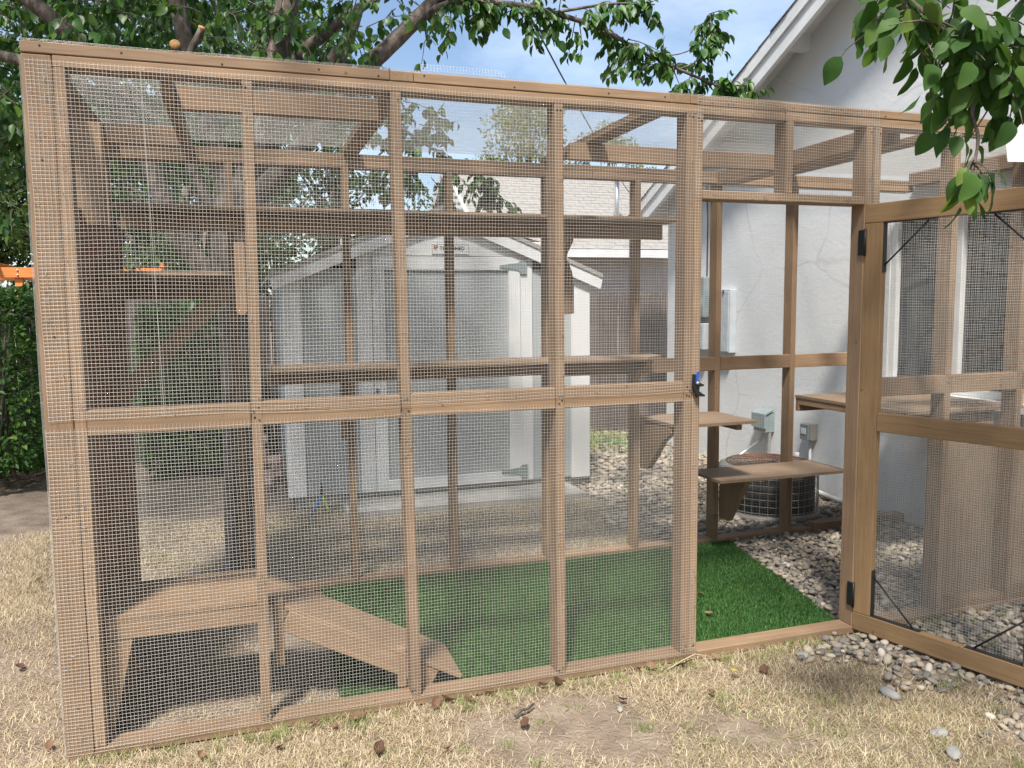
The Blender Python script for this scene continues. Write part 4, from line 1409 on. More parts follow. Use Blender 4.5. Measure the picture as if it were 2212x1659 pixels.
shc['kind'] = 'stuff'
box('fascia', (NX0, NX1), (NE - 0.05, NE - 0.001), (ze_ - 0.10, ze_ + 0.078), M['white'], nb)
for (ya, yb_) in ((NE - 0.06, NR), (NF, NR)):
    prism('rake_board', [(ya, ze_ - 0.16), (ya, ze_ + 0.10), (NR, zr_ + 0.12), (NR, zr_ - 0.16)], 0, NX0 - 0.075, NX0 - 0.002, M['white'], nb)
mst = tube('mast', [(8.29, 12.8, 3.1), (8.29, 12.8, 4.25)], 0.05, M['conduit'], nb, 12)
tube('weatherhead', [(8.29, 12.8, 4.25), (8.29, 12.78, 4.33), (8.26, 12.66, 4.36), (8.25, 12.58, 4.28)], [0.06, 0.08, 0.09, 0.06], M['elgrey'], mst, 10)
tube('vent_pipe', [(7.75, 12.7, 3.0), (7.75, 12.7, 3.38)], 0.045, M['conduit'], nb, 10)


def sag(p0, p1, d, n=22):
    p0, p1 = np.array(p0), np.array(p1)
    return [tuple(p0 + (p1 - p0) * t - np.array([0, 0, d * 4 * t * (1 - t)])) for t in np.linspace(0, 1, n)]


tag(tube('power_line', sag((-2.0, -3.0, 6.6), (8.27, 12.65, 4.28), 0.35), 0.011, M['cable'], None, 6), 'black overhead power line running down to the roof mast', 'cable')
tag(tube('service_cable', sag((8.27, 12.62, 4.24), (5.3, 4.4, 3.1), 0.5), 0.009, M['cable'], None, 6), 'thin looping cable between roof mast and white house', 'cable')

# ------------------------------------------------------------------ pergola
pg = thing('pergola', (-1.5, 9, 0), 'orange stained timber play frame beyond the hedge', 'pergola')
box('beam', (-3.6, -0.20), (8.98, 9.018), (2.015, 2.145), M['orange'], pg)
box('beam', (-3.6, -0.20), (10.2, 10.238), (2.015, 2.145), M['orange'], pg)
for xx in (-2.10, -0.62):
    box('post', (xx - 0.045, xx + 0.045), (9.019, 9.108), (0, 2.144), M['orange'], pg)
for xx in (-2.32, -1.6, -0.9, -0.35):
    box('joist', (xx - 0.019, xx + 0.019), (8.75, 10.4), (2.1455, 2.20), M['orange'], pg)
for zz_ in (2.05, 2.11):
    tube('bolt', [(-2.1, 8.979, zz_), (-2.1, 8.968, zz_)], 0.012, M['conduit'], pg, 8)

# ------------------------------------------------------------------ vegetation helpers
def unit(a):
    return a / np.maximum(np.linalg.norm(a, axis=-1, keepdims=True), 1e-9)


def leaves7(P, D, Nn, ln, wd):
    """pointed oval leaves, folded on the midrib, tip drooping: 7 verts, 6 tris each"""
    n = len(P)
    D = unit(D)
    S_ = unit(np.cross(D, Nn))
    Nn = np.cross(S_, D)
    l_, w_ = ln[:, None], wd[:, None]
    cv = (RNG.uniform(0.02, 0.28, n) * ln)[:, None]
    fo = (RNG.uniform(0.05, 0.4, n) * wd)[:, None]
    V = np.empty((n, 7, 3))
    V[:, 0] = P
    V[:, 1] = P + D * l_ * 0.28 - S_ * w_ * 0.42 + Nn * (fo - cv * 0.08)
    V[:, 2] = P + D * l_ * 0.62 - S_ * w_ * 0.40 + Nn * (fo - cv * 0.4)
    V[:, 3] = P + D * l_ - Nn * cv
    V[:, 4] = P + D * l_ * 0.62 + S_ * w_ * 0.40 + Nn * (fo - cv * 0.4)
    V[:, 5] = P + D * l_ * 0.28 + S_ * w_ * 0.42 + Nn * (fo - cv * 0.08)
    V[:, 6] = P + D * l_ * 0.5 - Nn * cv * 0.25
    T = (np.arange(n) * 7)[:, None, None] + np.array([[0, 1, 6], [1, 2, 6], [2, 3, 6], [3, 4, 6], [4, 5, 6], [5, 0, 6]])[None]
    return V.reshape(-1, 3), T.reshape(-1, 3)


def leaves4(P, D, Nn, ln, wd):
    n = len(P)
    D = unit(D)
    S_ = unit(np.cross(D, Nn))
    Nn = np.cross(S_, D)
    V = np.empty((n, 4, 3))
    V[:, 0] = P
    V[:, 1] = P + D * (ln * 0.45)[:, None] - S_ * (wd * 0.5)[:, None] + Nn * (wd * 0.15)[:, None]
    V[:, 2] = P + D * ln[:, None]
    V[:, 3] = P + D * (ln * 0.45)[:, None] + S_ * (wd * 0.5)[:, None] + Nn * (wd * 0.15)[:, None]
    o = (np.arange(n) * 4)[:, None, None]
    T = o + np.array([[0, 1, 2], [0, 2, 3]])[None]
    return V.reshape(-1, 3), T.reshape(-1, 3)


def leaf_proto(name, ln, wd, mat, fold=0.25, droop=0.2, pet=0.25, nseg=6):
    """one nicely shaped leaf with petiole; base at the origin, tip along +Y, face up +Z"""
    V, F = [], []
    for i in range(nseg + 1):
        t = i / nseg
        wv = wd * 0.5 * (math.sin(math.pi * min(1, t ** 0.75)) ** 0.8) if 0 < t < 1 else 0.0008
        y = pet * ln + t * ln
        z = -droop * ln * t * t
        wob = 0.03 * ln * math.sin(t * 9)
        V += [(-wv, y, z + fold * wv + wob), (0, y, z), (wv, y, z + fold * wv - wob)]
    for i in range(nseg):
        a = i * 3
        F += [[a, a + 1, a + 4, a + 3], [a + 1, a + 2, a + 5, a + 4]]
    b = len(V)
    r = ln * 0.012
    V += [(-r, 0, 0), (r, 0, 0), (r, pet * ln, 0.0), (-r, pet * ln, 0.0)]
    F += [[b, b + 1, b + 2, b + 3]]
    me = bpy.data.meshes.new(name)
    me.from_pydata(V, [], F)
    for pz in me.polygons:
        pz.use_smooth = True
    me.materials.append(mat)
    return me


def cam_px(P):
    """picture position (0..1, 0..1) and depth, only to pick which leaves show largest"""
    d = P - np.array(CAM_POS)
    z = d @ np.array(_f)
    return 0.5 + FPX * (d @ np.array(_r)) / z, 0.375 - FPX * (d @ np.array(_u)) / z, z


def twig_leaves(starts, dirs, lens, per, leaf, droop=0.5, spread=0.9):
    """twigs with alternate leaves. returns leaf P,D,N and twig point lists"""
    PP, DD, NN, TW = [], [], [], []
    for p0, d0, l0 in zip(starts, dirs, lens):
        d = np.array(d0, float)
        d /= np.linalg.norm(d)
        p_ = np.array(p0, float)
        pts = [p_.copy()]
        k = 4
        for i in range(k):
            d = d + np.array([random.gauss(0, 0.16), random.gauss(0, 0.16), -droop * 0.22])
            d /= np.linalg.norm(d)
            p_ = p_ + d * l0 / k
            pts.append(p_.copy())
        TW.append(pts)
        for i in range(per):
            t = random.uniform(0.1, 1.0) * k
            a = min(int(t), k - 1)
            q = pts[a] + (pts[a + 1] - pts[a]) * (t - a)
            az = random.uniform(0, 6.283)
            out = np.array([math.cos(az), math.sin(az), random.uniform(-0.9, 0.3)])
            dirn = out * spread + d * 0.5 + np.array([0, 0, -droop])
            PP.append(q + unit(out) * leaf * 0.25)
            DD.append(dirn)
            NN.append(np.array([random.gauss(0, 0.5), random.gauss(0, 0.5) - 0.15, 1.0]))
    return np.array(PP), np.array(DD), np.array(NN), TW


def tubes_mesh(name, lst, mat, parent, n=5, jit=0.0):
    VV, FF = [], []
    for pts, rad in lst:
        v, f = tube_arrays(pts, rad, n, len(VV), jit)
        VV.extend(v)
        FF.extend(f)
    return link(name, pymesh(name, VV, FF, True), mat, parent)


def leaf_parts(P, D, Nn, ln, proto, base_len, parent, k=300):
    for i in range(k):
        d = Vector(D[i]).normalized()
        nn = Vector(Nn[i])
        s_ = d.cross(nn).normalized()
        nn = s_.cross(d)
        sc = ln[i] / base_len
        mw = Matrix.Translation(Vector(P[i])) @ Matrix((s_, d, nn)).transposed().to_4x4() @ Matrix.Scale(sc, 4)
        o = bpy.data.objects.new('leaf', proto)
        COL.objects.link(o)
        put(o, mw, parent)


# ------------------------------------------------------------------ pear tree behind the enclosure
pt = thing('pear_tree', (0.6, 2.1, 0), 'leafy pear tree with several dark limbs behind the enclosure', 'tree')
LIMBS = {
    'trunk': [(0.585, 2.12, -0.05, 0.125), (0.59, 2.12, 0.12, 0.10), (0.60, 2.12, 0.9, 0.088), (0.62, 2.12, 1.45, 0.105), (0.61, 2.15, 1.95, 0.125), (0.63, 2.2, 2.35, 0.105)],
}
BR = [
    [(0.62, 2.14, 1.55, 0.075), (0.42, 2.2, 1.87, 0.066), (0.28, 2.2, 2.09, 0.06), (0.17, 2.22, 2.45, 0.055), (-0.02, 2.27, 2.85, 0.052), (-0.20, 2.3, 3.14, 0.050), (-0.30, 2.3, 3.25, 0.047), (-0.52, 2.3, 3.44, 0.042), (-0.9, 2.35, 3.85, 0.03)],
    [(0.62, 2.2, 2.25, 0.075), (0.53, 2.35, 2.6, 0.06), (0.42, 2.4, 3.05, 0.052), (0.37, 2.4, 3.33, 0.05), (0.35, 2.42, 3.6, 0.045), (0.4, 2.5, 4.2, 0.03)],
    [(0.64, 2.2, 2.2, 0.085), (0.80, 2.2, 2.6, 0.078), (0.90, 2.2, 3.05, 0.072), (0.95, 2.2, 3.30, 0.066), (1.02, 2.2, 3.6, 0.058), (1.1, 2.3, 4.3, 0.04)],
    [(0.80, 2.3, 2.7, 0.05), (1.05, 2.6, 3.22, 0.042), (1.25, 2.6, 3.41, 0.038), (1.43, 2.6, 3.56, 0.034), (1.8, 2.65, 3.85, 0.025)],
    [(0.80, 2.3, 2.55, 0.065), (1.05, 2.4, 2.9, 0.060), (1.26, 2.4, 3.16, 0.056), (1.36, 2.4, 3.30, 0.045), (1.46, 2.42, 3.55, 0.03)],
    [(0.66, 2.1, 2.15, 0.075), (0.99, 1.95, 2.5, 0.058), (1.16, 1.9, 2.70, 0.054), (1.44, 1.9, 3.04, 0.050), (1.58, 1.9, 3.18, 0.048), (1.73, 1.9, 3.335, 0.046), (1.90, 1.9, 3.50, 0.042), (2.2, 1.85, 3.8, 0.03)],
    [(-0.05, 2.25, 2.8, 0.035), (-0.3, 2.3, 2.98, 0.033), (-0.62, 2.35, 3.05, 0.03), (-1.0, 2.4, 3.2, 0.022)],
    [(0.40, 1.95, 2.9, 0.022), (0.43, 1.93, 3.02, 0.021), (0.500, 1.90, 3.155, 0.020)],
    [(0.36, 2.3, 2.9, 0.03), (0.37, 2.05, 3.0, 0.03), (0.358, 1.90, 3.055, 0.029)],
    [(1.75, 1.9, 3.36, 0.024), (1.95, 1.82, 3.42, 0.021), (2.13, 1.8, 3.43, 0.019), (2.43, 1.8, 3.43, 0.018), (2.87, 1.8, 3.355, 0.015), (3.16, 1.8, 3.24, 0.012), (3.5, 1.8, 3.13, 0.010), (3.79, 1.8, 3.05, 0.007), (4.02, 1.8, 3.0, 0.004)],
    [(2.55, 1.8, 3.41, 0.010), (2.95, 1.78, 3.5, 0.008), (3.25, 1.76, 3.52, 0.005)],
    [(3.45, 1.8, 3.14, 0.007), (3.60, 1.8, 3.22, 0.005), (3.70, 1.8, 3.40, 0.003), (3.68, 1.8, 3.52, 0.002)],
    [(3.22, 1.8, 3.22, 0.006), (3.45, 1.8, 3.24, 0.004), (3.72, 1.8, 3.36, 0.002)],
    [(1.3, 2.0, 2.9, 0.014), (1.7, 2.0, 2.66, 0.010), (2.05, 2.0, 2.46, 0.007), (2.2, 2.0, 2.38, 0.005), (2.33, 2.0, 2.23, 0.003)],
    [(1.10, 2.3, 4.2, 0.045), (1.5, 1.4, 4.5, 0.035), (1.8, 0.4, 4.6, 0.025), (1.7, -0.7, 4.6, 0.012)],
    [(1.1, 2.3, 4.3, 0.03), (0.9, 1.2, 4.6, 0.025), (0.8, -0.3, 4.8, 0.015)],
    [(0.4, 2.5, 4.2, 0.03), (0.1, 1.5, 4.5, 0.025), (-0.3, 0.3, 4.6, 0.012)],
    [(0.62, 2.1, 1.85, 0.045), (0.5, 2.3, 2.2, 0.035), (0.2, 2.7, 2.8, 0.03), (-0.4, 3.2, 3.3, 0.02)],
    [(0.66, 2.2, 2.2, 0.05), (0.8, 2.7, 2.9, 0.04), (1.0, 3.4, 3.6, 0.03), (1.2, 4.0, 4.3, 0.02)],
]
P_ = smooth_path(LIMBS['trunk'], 5)
tube('trunk', [q[:3] for q in P_], [q[3] for q in P_], M['barkd'], pt, 14, 0.06)
for b_ in BR:
    P_ = smooth_path(b_, 5)
    tube('limb', [q[:3] for q in P_], [q[3] for q in P_], M['barkd'], pt, 12 if b_[0][3] > 0.03 else 6, 0.05)
for (q, dv, r) in (((0.500, 1.90, 3.155), (0.3, -0.5, 0.8), 0.0185), ((0.358, 1.90, 3.055), (-0.05, -0.75, 0.35), 0.027)):
    dv = Vector(dv).normalized()
    tube('cut_end', [Vector(q) - dv * 0.002, Vector(q) + dv * 0.012], r * 1.03, M['cut'], pt, 14)

starts, dirs, lens, pers = [], [], [], []


def add_tw(p0, d0, l0):
    starts.append(p0)
    dirs.append(d0)
    lens.append(l0)


cnt = 0
while cnt < 1050:                                         # the crown over the back wall
    x_, y_, z_ = random.uniform(-2.3, 2.15), random.uniform(1.72, 5.0), random.uniform(2.72, 4.7)
    if z_ < 2.75 + 0.10 * (y_ - 1.7) and random.random() < 0.6:
        continue
    if x_ > 1.35 and y_ > 2.6:
        continue
    if x_ > 1.2 and z_ < 2.95 + (x_ - 1.2) * 0.35:
        continue
    if field(np.array([x_ * 2.2]), np.array([z_ * 2.2 + y_]), 1.0)[0] < 0.40:
        continue
    add_tw((x_, y_, z_), (random.gauss(0, 1), random.gauss(0, 1) - 0.2, random.gauss(-0.1, 0.4)), random.uniform(0.22, 0.42))
    cnt += 1
for _ in range(170):                                     # leaf mass between and behind the limbs, just over the roof edge
    x_ = random.uniform(-1.5, 1.45)
    add_tw((x_, random.uniform(2.75, 3.7), random.uniform(2.75, 3.75)), (random.gauss(0, 1), random.gauss(-0.3, 0.8), random.gauss(-0.1, 0.4)), random.uniform(0.2, 0.38))
    cnt += 1
nc_ = 0
while nc_ < 620:                                         # high spread of the crown, kept out of view, placed to shade the enclosure
    x_, y_ = random.uniform(-1.7, 3.0), random.uniform(-0.85, 4.0)
    if x_ > 2.0 and y_ > 1.0:
        continue
    dist = math.hypot(x_ - CAM_POS.x, y_ - CAM_POS.y)
    z_ = max(3.55, 1.62 + 0.47 * dist) + random.uniform(0.25, 1.5)
    if field(np.array([x_ * 1.3]), np.array([y_ * 1.3]), 1.1)[0] < 0.30:
        continue
    add_tw((x_, y_, z_), (random.gauss(0, 1), random.gauss(0, 1), random.gauss(0.15, 0.3)), random.uniform(0.25, 0.45))
    nc_ += 1
HIGH = (cnt, cnt + nc_)
for _ in range(60):                                      # leaves low on the left edge
    add_tw((random.uniform(-1.2, -0.25), random.uniform(1.9, 3.0), random.uniform(2.1, 3.0)), (random.gauss(-0.3, 0.8), random.gauss(0, 0.6), random.gauss(-0.2, 0.3)), 0.3)
bp3 = np.array([q[:3] for q in BR[9]])


def along(path, t):
    path = np.array(path)
    s_ = t * (len(path) - 1)
    a = min(int(s_), len(path) - 2)
    return path[a] + (path[a + 1] - path[a]) * (s_ - a)


for _ in range(62):                                      # bough against the sky
    q = along(bp3, random.uniform(0.08, 0.74))
    add_tw(q + np.array([0, 0, random.uniform(-0.02, 0.05)]), (random.gauss(0.15, 0.5), random.gauss(0, 0.4), random.gauss(-0.15, 0.55)), random.uniform(0.16, 0.30))
for _ in range(20):
    q = along(bp3, random.uniform(0.76, 1.0))
    add_tw(q, (random.gauss(0.0, 0.5), random.gauss(0, 0.4), random.gauss(0.1, 0.5)), random.uniform(0.12, 0.2))
for bi, k in ((10, 14), (11, 16), (13, 12)):
    for _ in range(k):
        q = along([p[:3] for p in BR[bi]], random.uniform(0.25 if bi != 13 else 0.6, 1.0))
        add_tw(q, (random.gauss(0, 0.6), random.gauss(0, 0.4), random.gauss(-0.1, 0.5)), random.uniform(0.08, 0.16))
for _ in range(34):                                      # dark clump behind the roof corner
    add_tw((random.uniform(1.35, 1.98), random.uniform(1.95, 2.6), random.uniform(2.42, 2.95)), (random.gauss(0, 1), random.gauss(0, 0.6), random.gauss(-0.2, 0.4)), 0.25)
for _ in range(26):
    add_tw((random.uniform(-0.1, 0.55), random.uniform(2.3, 3.0), random.uniform(1.75, 2.6)), (random.gauss(0, 1), random.gauss(0, 0.6), random.gauss(-0.2, 0.4)), 0.22)
LP, LD, LN, TW = twig_leaves(starts, dirs, lens, 13, 0.066, droop=0.75)
ln = RNG.uniform(0.048, 0.082, len(LP))
ln[HIGH[0] * 13:HIGH[1] * 13] *= 1.3
u_, v_, dep = cam_px(LP)
vis = (u_ > 0.0) & (u_ < 1) & (v_ > 0) & (v_ < 0.75)
roofy = (LP[:, 2] > 2.6) & (LP[:, 1] < 2.4)
score = np.where(vis & roofy, ln / dep, 0)
order = np.argsort(-score)
near_i, rest = order[:300], order[300:]
proto = leaf_proto('leaf', 0.066, 0.042, M['pear'])
leaf_parts(LP[near_i], LD[near_i], LN[near_i], ln[near_i], proto, 0.066, pt)
V, T = leaves7(LP[rest], LD[rest], LN[rest], ln[rest], ln[rest] * RNG.uniform(0.55, 0.72, len(rest)))
tag(link('crown', mesh_np('crown', V, T, True), M['pear'], pt), kind='stuff')
o = tubes_mesh('twigs', [(q, [0.004, 0.0035, 0.003, 0.0025, 0.0015]) for q in TW], M['barkd'], pt, 4)
tag(o, kind='stuff')

# ------------------------------------------------------------------ branch of the tree beside the camera
ft = thing('fruit_tree', (3.0, -5.2, 0), 'fruit tree branch with large green leaves hanging at the upper right', 'tree')
P_ = smooth_path([(3.0, -5.2, -0.05, 0.15), (3.0, -5.15, 0.9, 0.12), (3.05, -5.0, 1.7, 0.10), (3.2, -4.2, 2.4, 0.07), (3.3, -3.2, 2.65, 0.05), (3.3, -2.35, 2.55, 0.034)], 5)
tube('trunk', [q[:3] for q in P_], [q[3] for q in P_], M['barkd'], ft, 12, 0.05)
FB = [[(3.3, -2.35, 2.5, 0.03), (2.9, -1.95, 2.15, 0.02), (2.62, -1.70, 2.03, 0.015), (2.42, -1.614, 2.09, 0.0125), (2.356, -1.589, 2.135, 0.012), (2.286, -1.56, 2.189, 0.011), (2.226, -1.534, 2.255, 0.009), (2.16, -1.505, 2.32, 0.007), (2.08, -1.48, 2.42, 0.004)],
      [(2.30, -1.565, 2.18, 0.008), (2.307, -1.577, 2.10, 0.006), (2.300, -1.581, 2.04, 0.0045), (2.312, -1.589, 1.985, 0.004), (2.296, -1.594, 1.91, 0.003)],
      [(2.9, -1.95, 2.15, 0.018), (2.75, -1.7, 2.35, 0.014), (2.55, -1.5, 2.5, 0.008)],
      [(3.3, -2.3, 2.55, 0.03), (3.1, -1.8, 2.85, 0.022), (3.0, -1.3, 2.95, 0.014), (3.1, -0.8, 3.0, 0.007)],
      [(3.2, -2.2, 2.6, 0.03), (3.6, -1.7, 2.9, 0.02), (3.9, -1.2, 2.95, 0.012)],
      [(3.3, -2.9, 2.65, 0.03), (3.0, -2.2, 3.1, 0.022), (2.6, -1.5, 3.45, 0.015), (2.4, -1.0, 3.6, 0.006)]]  # overhead limb added above the view, its leaves shade the door
for b_ in FB:
    P_ = smooth_path(b_, 6)
    tube('limb', [q[:3] for q in P_], [q[3] * (1 + 0.12 * random.uniform(-1, 1)) for q in P_], M['barkd'], ft, 8, 0.05)
starts, dirs, lens = [], [], []
mb = np.array([q[:3] for q in FB[0]])
for _ in range(38):
    q = along(mb, random.uniform(0.38, 0.95))
    add_tw(q, (random.gauss(0, 0.6), random.gauss(0, 0.6), random.gauss(-0.1, 0.55)), random.uniform(0.08, 0.2))
hb = np.array([q[:3] for q in FB[1]])
for _ in range(5):
    add_tw(hb[4] + np.array([0, 0, random.uniform(0, 0.03)]), (random.gauss(0, 0.6), random.gauss(0, 0.6), random.gauss(-0.3, 0.3)), random.uniform(0.05, 0.09))
for _ in range(26):
    q = along(mb, random.uniform(0.30, 0.62)) + np.array([0, 0, random.uniform(0, 0.12)])
    add_tw(q, (random.gauss(0, 0.6), random.gauss(0, 0.6), random.gauss(0.2, 0.5)), random.uniform(0.08, 0.16))
LP, LD, LN, TW1 = twig_leaves(starts, dirs, lens, 4, 0.06, droop=0.7, spread=0.8)
ln = RNG.uniform(0.040, 0.078, len(LP))
LN[:, 1] -= 0.8
proto2 = leaf_proto('leaf', 0.07, 0.045, M['near'], fold=0.18, droop=0.25, nseg=8)
leaf_parts(LP, LD, LN, ln, proto2, 0.07, ft, len(LP))
starts, dirs, lens = [], [], []
for bi, k in ((2, 26), (3, 70), (4, 60), (5, 90)):  # leaves added on mostly unseen limbs to shade the door
    for _ in range(k):
        q = along([p[:3] for p in FB[bi]], random.uniform(0.25, 1.0)) + np.array([random.gauss(0, 0.16), random.gauss(0, 0.16), random.gauss(0.1, 0.12)]) * (1.0 if bi < 5 else 1.9)
        add_tw(q, (random.gauss(0, 0.7), random.gauss(0, 0.7), random.gauss(0.1, 0.4)), 0.2)
LP, LD, LN, TW2 = twig_leaves(starts, dirs, lens, 11, 0.06, droop=0.5)
ln = RNG.uniform(0.05, 0.085, len(LP))
# unseen crown leaves added behind and right of the viewer to block skylight
q = unit(RNG.normal(0, 1, (16000, 3))) * (RNG.uniform(0.25, 1.0, (16000, 1)) ** 0.5) * np.array([3.6, 2.5, 2.1]) + np.array([2.0, -5.9, 3.9])
bear = np.arctan2(q[:, 0] - CAM_POS.x, q[:, 1] - CAM_POS.y)
k = ((np.abs(bear - YAW) > 1.1) | (q[:, 1] < -3.4)) & (np.linalg.norm(q - np.array(CAM_POS), axis=1) > 0.9) & (field(q[:, 0] * 1.6, q[:, 1] * 1.6 + q[:, 2], 1.2) > 0.36)
q = q[k]
LP = np.concatenate([LP, q])
LD = np.concatenate([LD, RNG.normal(0, 0.6, q.shape) + np.array([0, 0, -0.6])])
LN = np.concatenate([LN, RNG.normal(0, 0.5, q.shape) + np.array([0, 0, 1.0])])
ln = np.concatenate([ln, RNG.uniform(0.09, 0.14, len(q))])
V, T = leaves7(LP, LD, LN, ln, ln * 0.65)
tag(link('crown', mesh_np('crown', V, T, True), M['near'], ft), kind='stuff')
o = tubes_mesh('twigs', [(q, [0.0028, 0.0024, 0.002, 0.0016, 0.001]) for q in TW1 + TW2], M['barkd'], ft, 5)
tag(o, kind='stuff')


# ------------------------------------------------------------------ trees further back
def far_tree(loc, hgt, rad, nclump, per, leaf, mat, label, zlow=0.35, trunk_r=0.16, squash=0.8, name='oak_tree'):
    t = thing(name, loc, label, 'tree', 'trees beyond the garden')
    L0 = np.array(loc)
    tp = smooth_path([(*(L0 + [0, 0, -0.05]), trunk_r), (*(L0 + [j(0.2), j(0.2), hgt * 0.3]), trunk_r * 0.8), (*(L0 + [j(0.4), j(0.3), hgt * 0.62]), trunk_r * 0.5), (*(L0 + [j(0.4), j(0.3), hgt * 0.85]), trunk_r * 0.2)], 4)
    tube('trunk', [q[:3] for q in tp], [q[3] for q in tp], M['barkd'], t, 9, 0.08)
    PP, DD, NN, lim = [], [], [], []
    for _ in range(nclump):
        th_, zz = random.uniform(0, 6.283), random.uniform(-1, 1)
        rr = math.sqrt(max(0.0, 1 - zz * zz)) * random.uniform(0.45, 1.0)
        c = L0 + np.array([rad * rr * math.cos(th_), rad * rr * math.sin(th_), hgt * (zlow + (1 - zlow) * (0.5 + 0.5 * zz * random.uniform(0.7, 1)))])
        cr_ = rad * random.uniform(0.16, 0.34)
        q = unit(RNG.normal(0, 1, (per, 3))) * (cr_ * RNG.uniform(0.3, 1.0, (per, 1)) ** 0.6)
        q[:, 2] *= squash
        PP.append(c + q)
        DD.append(q + RNG.normal(0, 0.5 * cr_, (per, 3)) + np.array([0, 0, -0.35 * cr_]))
        NN.append(RNG.normal(0, 0.6, (per, 3)) + np.array([0, 0, 1]))
        s0 = L0 + np.array([0, 0, hgt * random.uniform(0.3, 0.6)])
        lim.append(([s0, (s0 + c) / 2 + np.array([0, 0, 0.1]), c], [trunk_r * 0.28, trunk_r * 0.18, trunk_r * 0.06]))
    P = np.concatenate(PP)
    ln = RNG.uniform(0.7, 1.3, len(P)) * leaf
    V, T = leaves4(P, np.concatenate(DD), np.concatenate(NN), ln, ln * 0.6)
    tag(link('crown', mesh_np('crown', V, T), mat, t), kind='stuff')
    tubes_mesh('limbs', lim, M['barkd'], t, 5)
    return t


far_tree((-4.8, 12.6, 0), 7.5, 2.6, 46, 230, 0.11, M['far'], 'dark oak tree at the far left above the hedge', zlow=0.18)
far_tree((-2.0, 12.5, 0), 8.5, 2.8, 46, 230, 0.12, M['far'], 'dense dark tree behind the orange play frame', zlow=0.18)
far_tree((0.9, 11.0, 0), 6.8, 2.2, 40, 230, 0.11, M['far'], 'green tree seen above the left end of the shed', zlow=0.2)
far_tree((2.6, 14.5, 0), 7.0, 2.1, 34, 200, 0.12, M['far'], 'tree beside the pale neighbouring roof, behind the shed', zlow=0.16)
far_tree((-7.6, 13.0, 0), 9.0, 3.0, 40, 200, 0.14, M['far'], 'big leafy tree beyond the left edge of the garden', zlow=0.15)
far_tree((10.6, 25.0, 0), 9.3, 2.1, 40, 170, 0.14, M['olive'], 'yellow green tree rising above the neighbouring roof', zlow=0.5, name='olive_tree')
far_tree((14.4, 26.5, 0), 8.6, 1.7, 26, 150, 0.14, M['olive'], 'smaller yellow green treetop right of the taller one', zlow=0.55, name='olive_tree')


far_tree((-1.2, 10.9, 0), 5.2, 1.9, 44, 260, 0.09, M['far'], 'dark leafy tree close behind the pear tree', zlow=0.22)
far_tree((-3.3, 11.0, 0), 6.0, 1.9, 44, 260, 0.09, M['far'], 'tree with drooping twigs at the left edge above the hedge', zlow=0.25)


far_tree((0.2, 10.2, 0), 5.0, 1.5, 36, 240, 0.08, M['far'], 'leafy small tree right behind the clipped bush', zlow=0.3)
far_tree((-6.4, 10.9, 0), 7.0, 2.2, 40, 240, 0.10, M['far'], 'leafy tree at the far left edge of the picture', zlow=0.2)


def shrub(loc, size, n, leaf, mat, label, name='hedge_shrub', flat=0.5):
    """clipped shrub: leaves all through a rounded block, denser at its skin"""
    t = thing(name, loc, label, 'shrub', 'shrubs along the garden edge')
    q = RNG.uniform(-1, 1, (n, 3))
    ax = RNG.integers(0, 3, n)
    skin = RNG.uniform(0, 1, n) < 0.72
    for a in range(3):
        k = skin & (ax == a)
        q[k, a] = np.sign(q[k, a]) * RNG.uniform(0.82, 1.0, k.sum())
    d = np.linalg.norm(q, axis=1)
    q = q * (1 - (1 - flat) * np.clip(d - 1, 0, 1) * 0.6)[:, None]
    bump = 1 + 0.10 * (field(q[:, 0] * 3 + q[:, 2] * 2, q[:, 1] * 3 + q[:, 2], 1.6)[:, None] - 0.5) * 2
    P = np.array(loc) + q * bump * np.array(size) * 0.5 + np.array([0, 0, size[2] * 0.5])
    P[:, 2] = np.maximum(P[:, 2], 0.03)
    ln = RNG.uniform(0.7, 1.35, n) * leaf
    D = q + RNG.normal(0, 0.7, (n, 3)) + np.array([0, 0, 0.15])
    Nn = RNG.normal(0, 0.5, (n, 3)) + np.array([0, -0.4, 1.0])
    V, T = leaves7(P, D, Nn, ln, ln * 0.55)
    tag(link('foliage', mesh_np('foliage', V, T, True), mat, t), kind='stuff')
    st = []
    for _ in range(14):
        b0 = np.array(loc) + np.array([random.uniform(-0.3, 0.3) * size[0], random.uniform(-0.3, 0.3) * size[1], 0])
        b1 = b0 + np.array([random.uniform(-0.25, 0.25) * size[0], random.uniform(-0.2, 0.2) * size[1], size[2] * 0.8])
        st.append(([b0, (b0 + b1) / 2 + np.array([j(0.05), j(0.05), 0]), b1], [0.02, 0.015, 0.006]))
    tubes_mesh('stems', st, M['barkd'], t, 5)
    return t


shrub((-1.72, 5.35, 0.10), (1.35, 1.3, 1.72), 11000, 0.058, M['hedge'], 'bright green clipped hedge at the left edge')
shrub((0.22, 5.35, 0.05), (1.08, 0.9, 1.60), 9000, 0.055, M['hedge'], 'square clipped green bush seen through the left mesh', name='clipped_bush')
shrub((-0.75, 6.6, 0.0), (1.5, 0.7, 1.5), 7000, 0.055, M['far'], 'dark shrub in the gap between hedge and clipped bush')

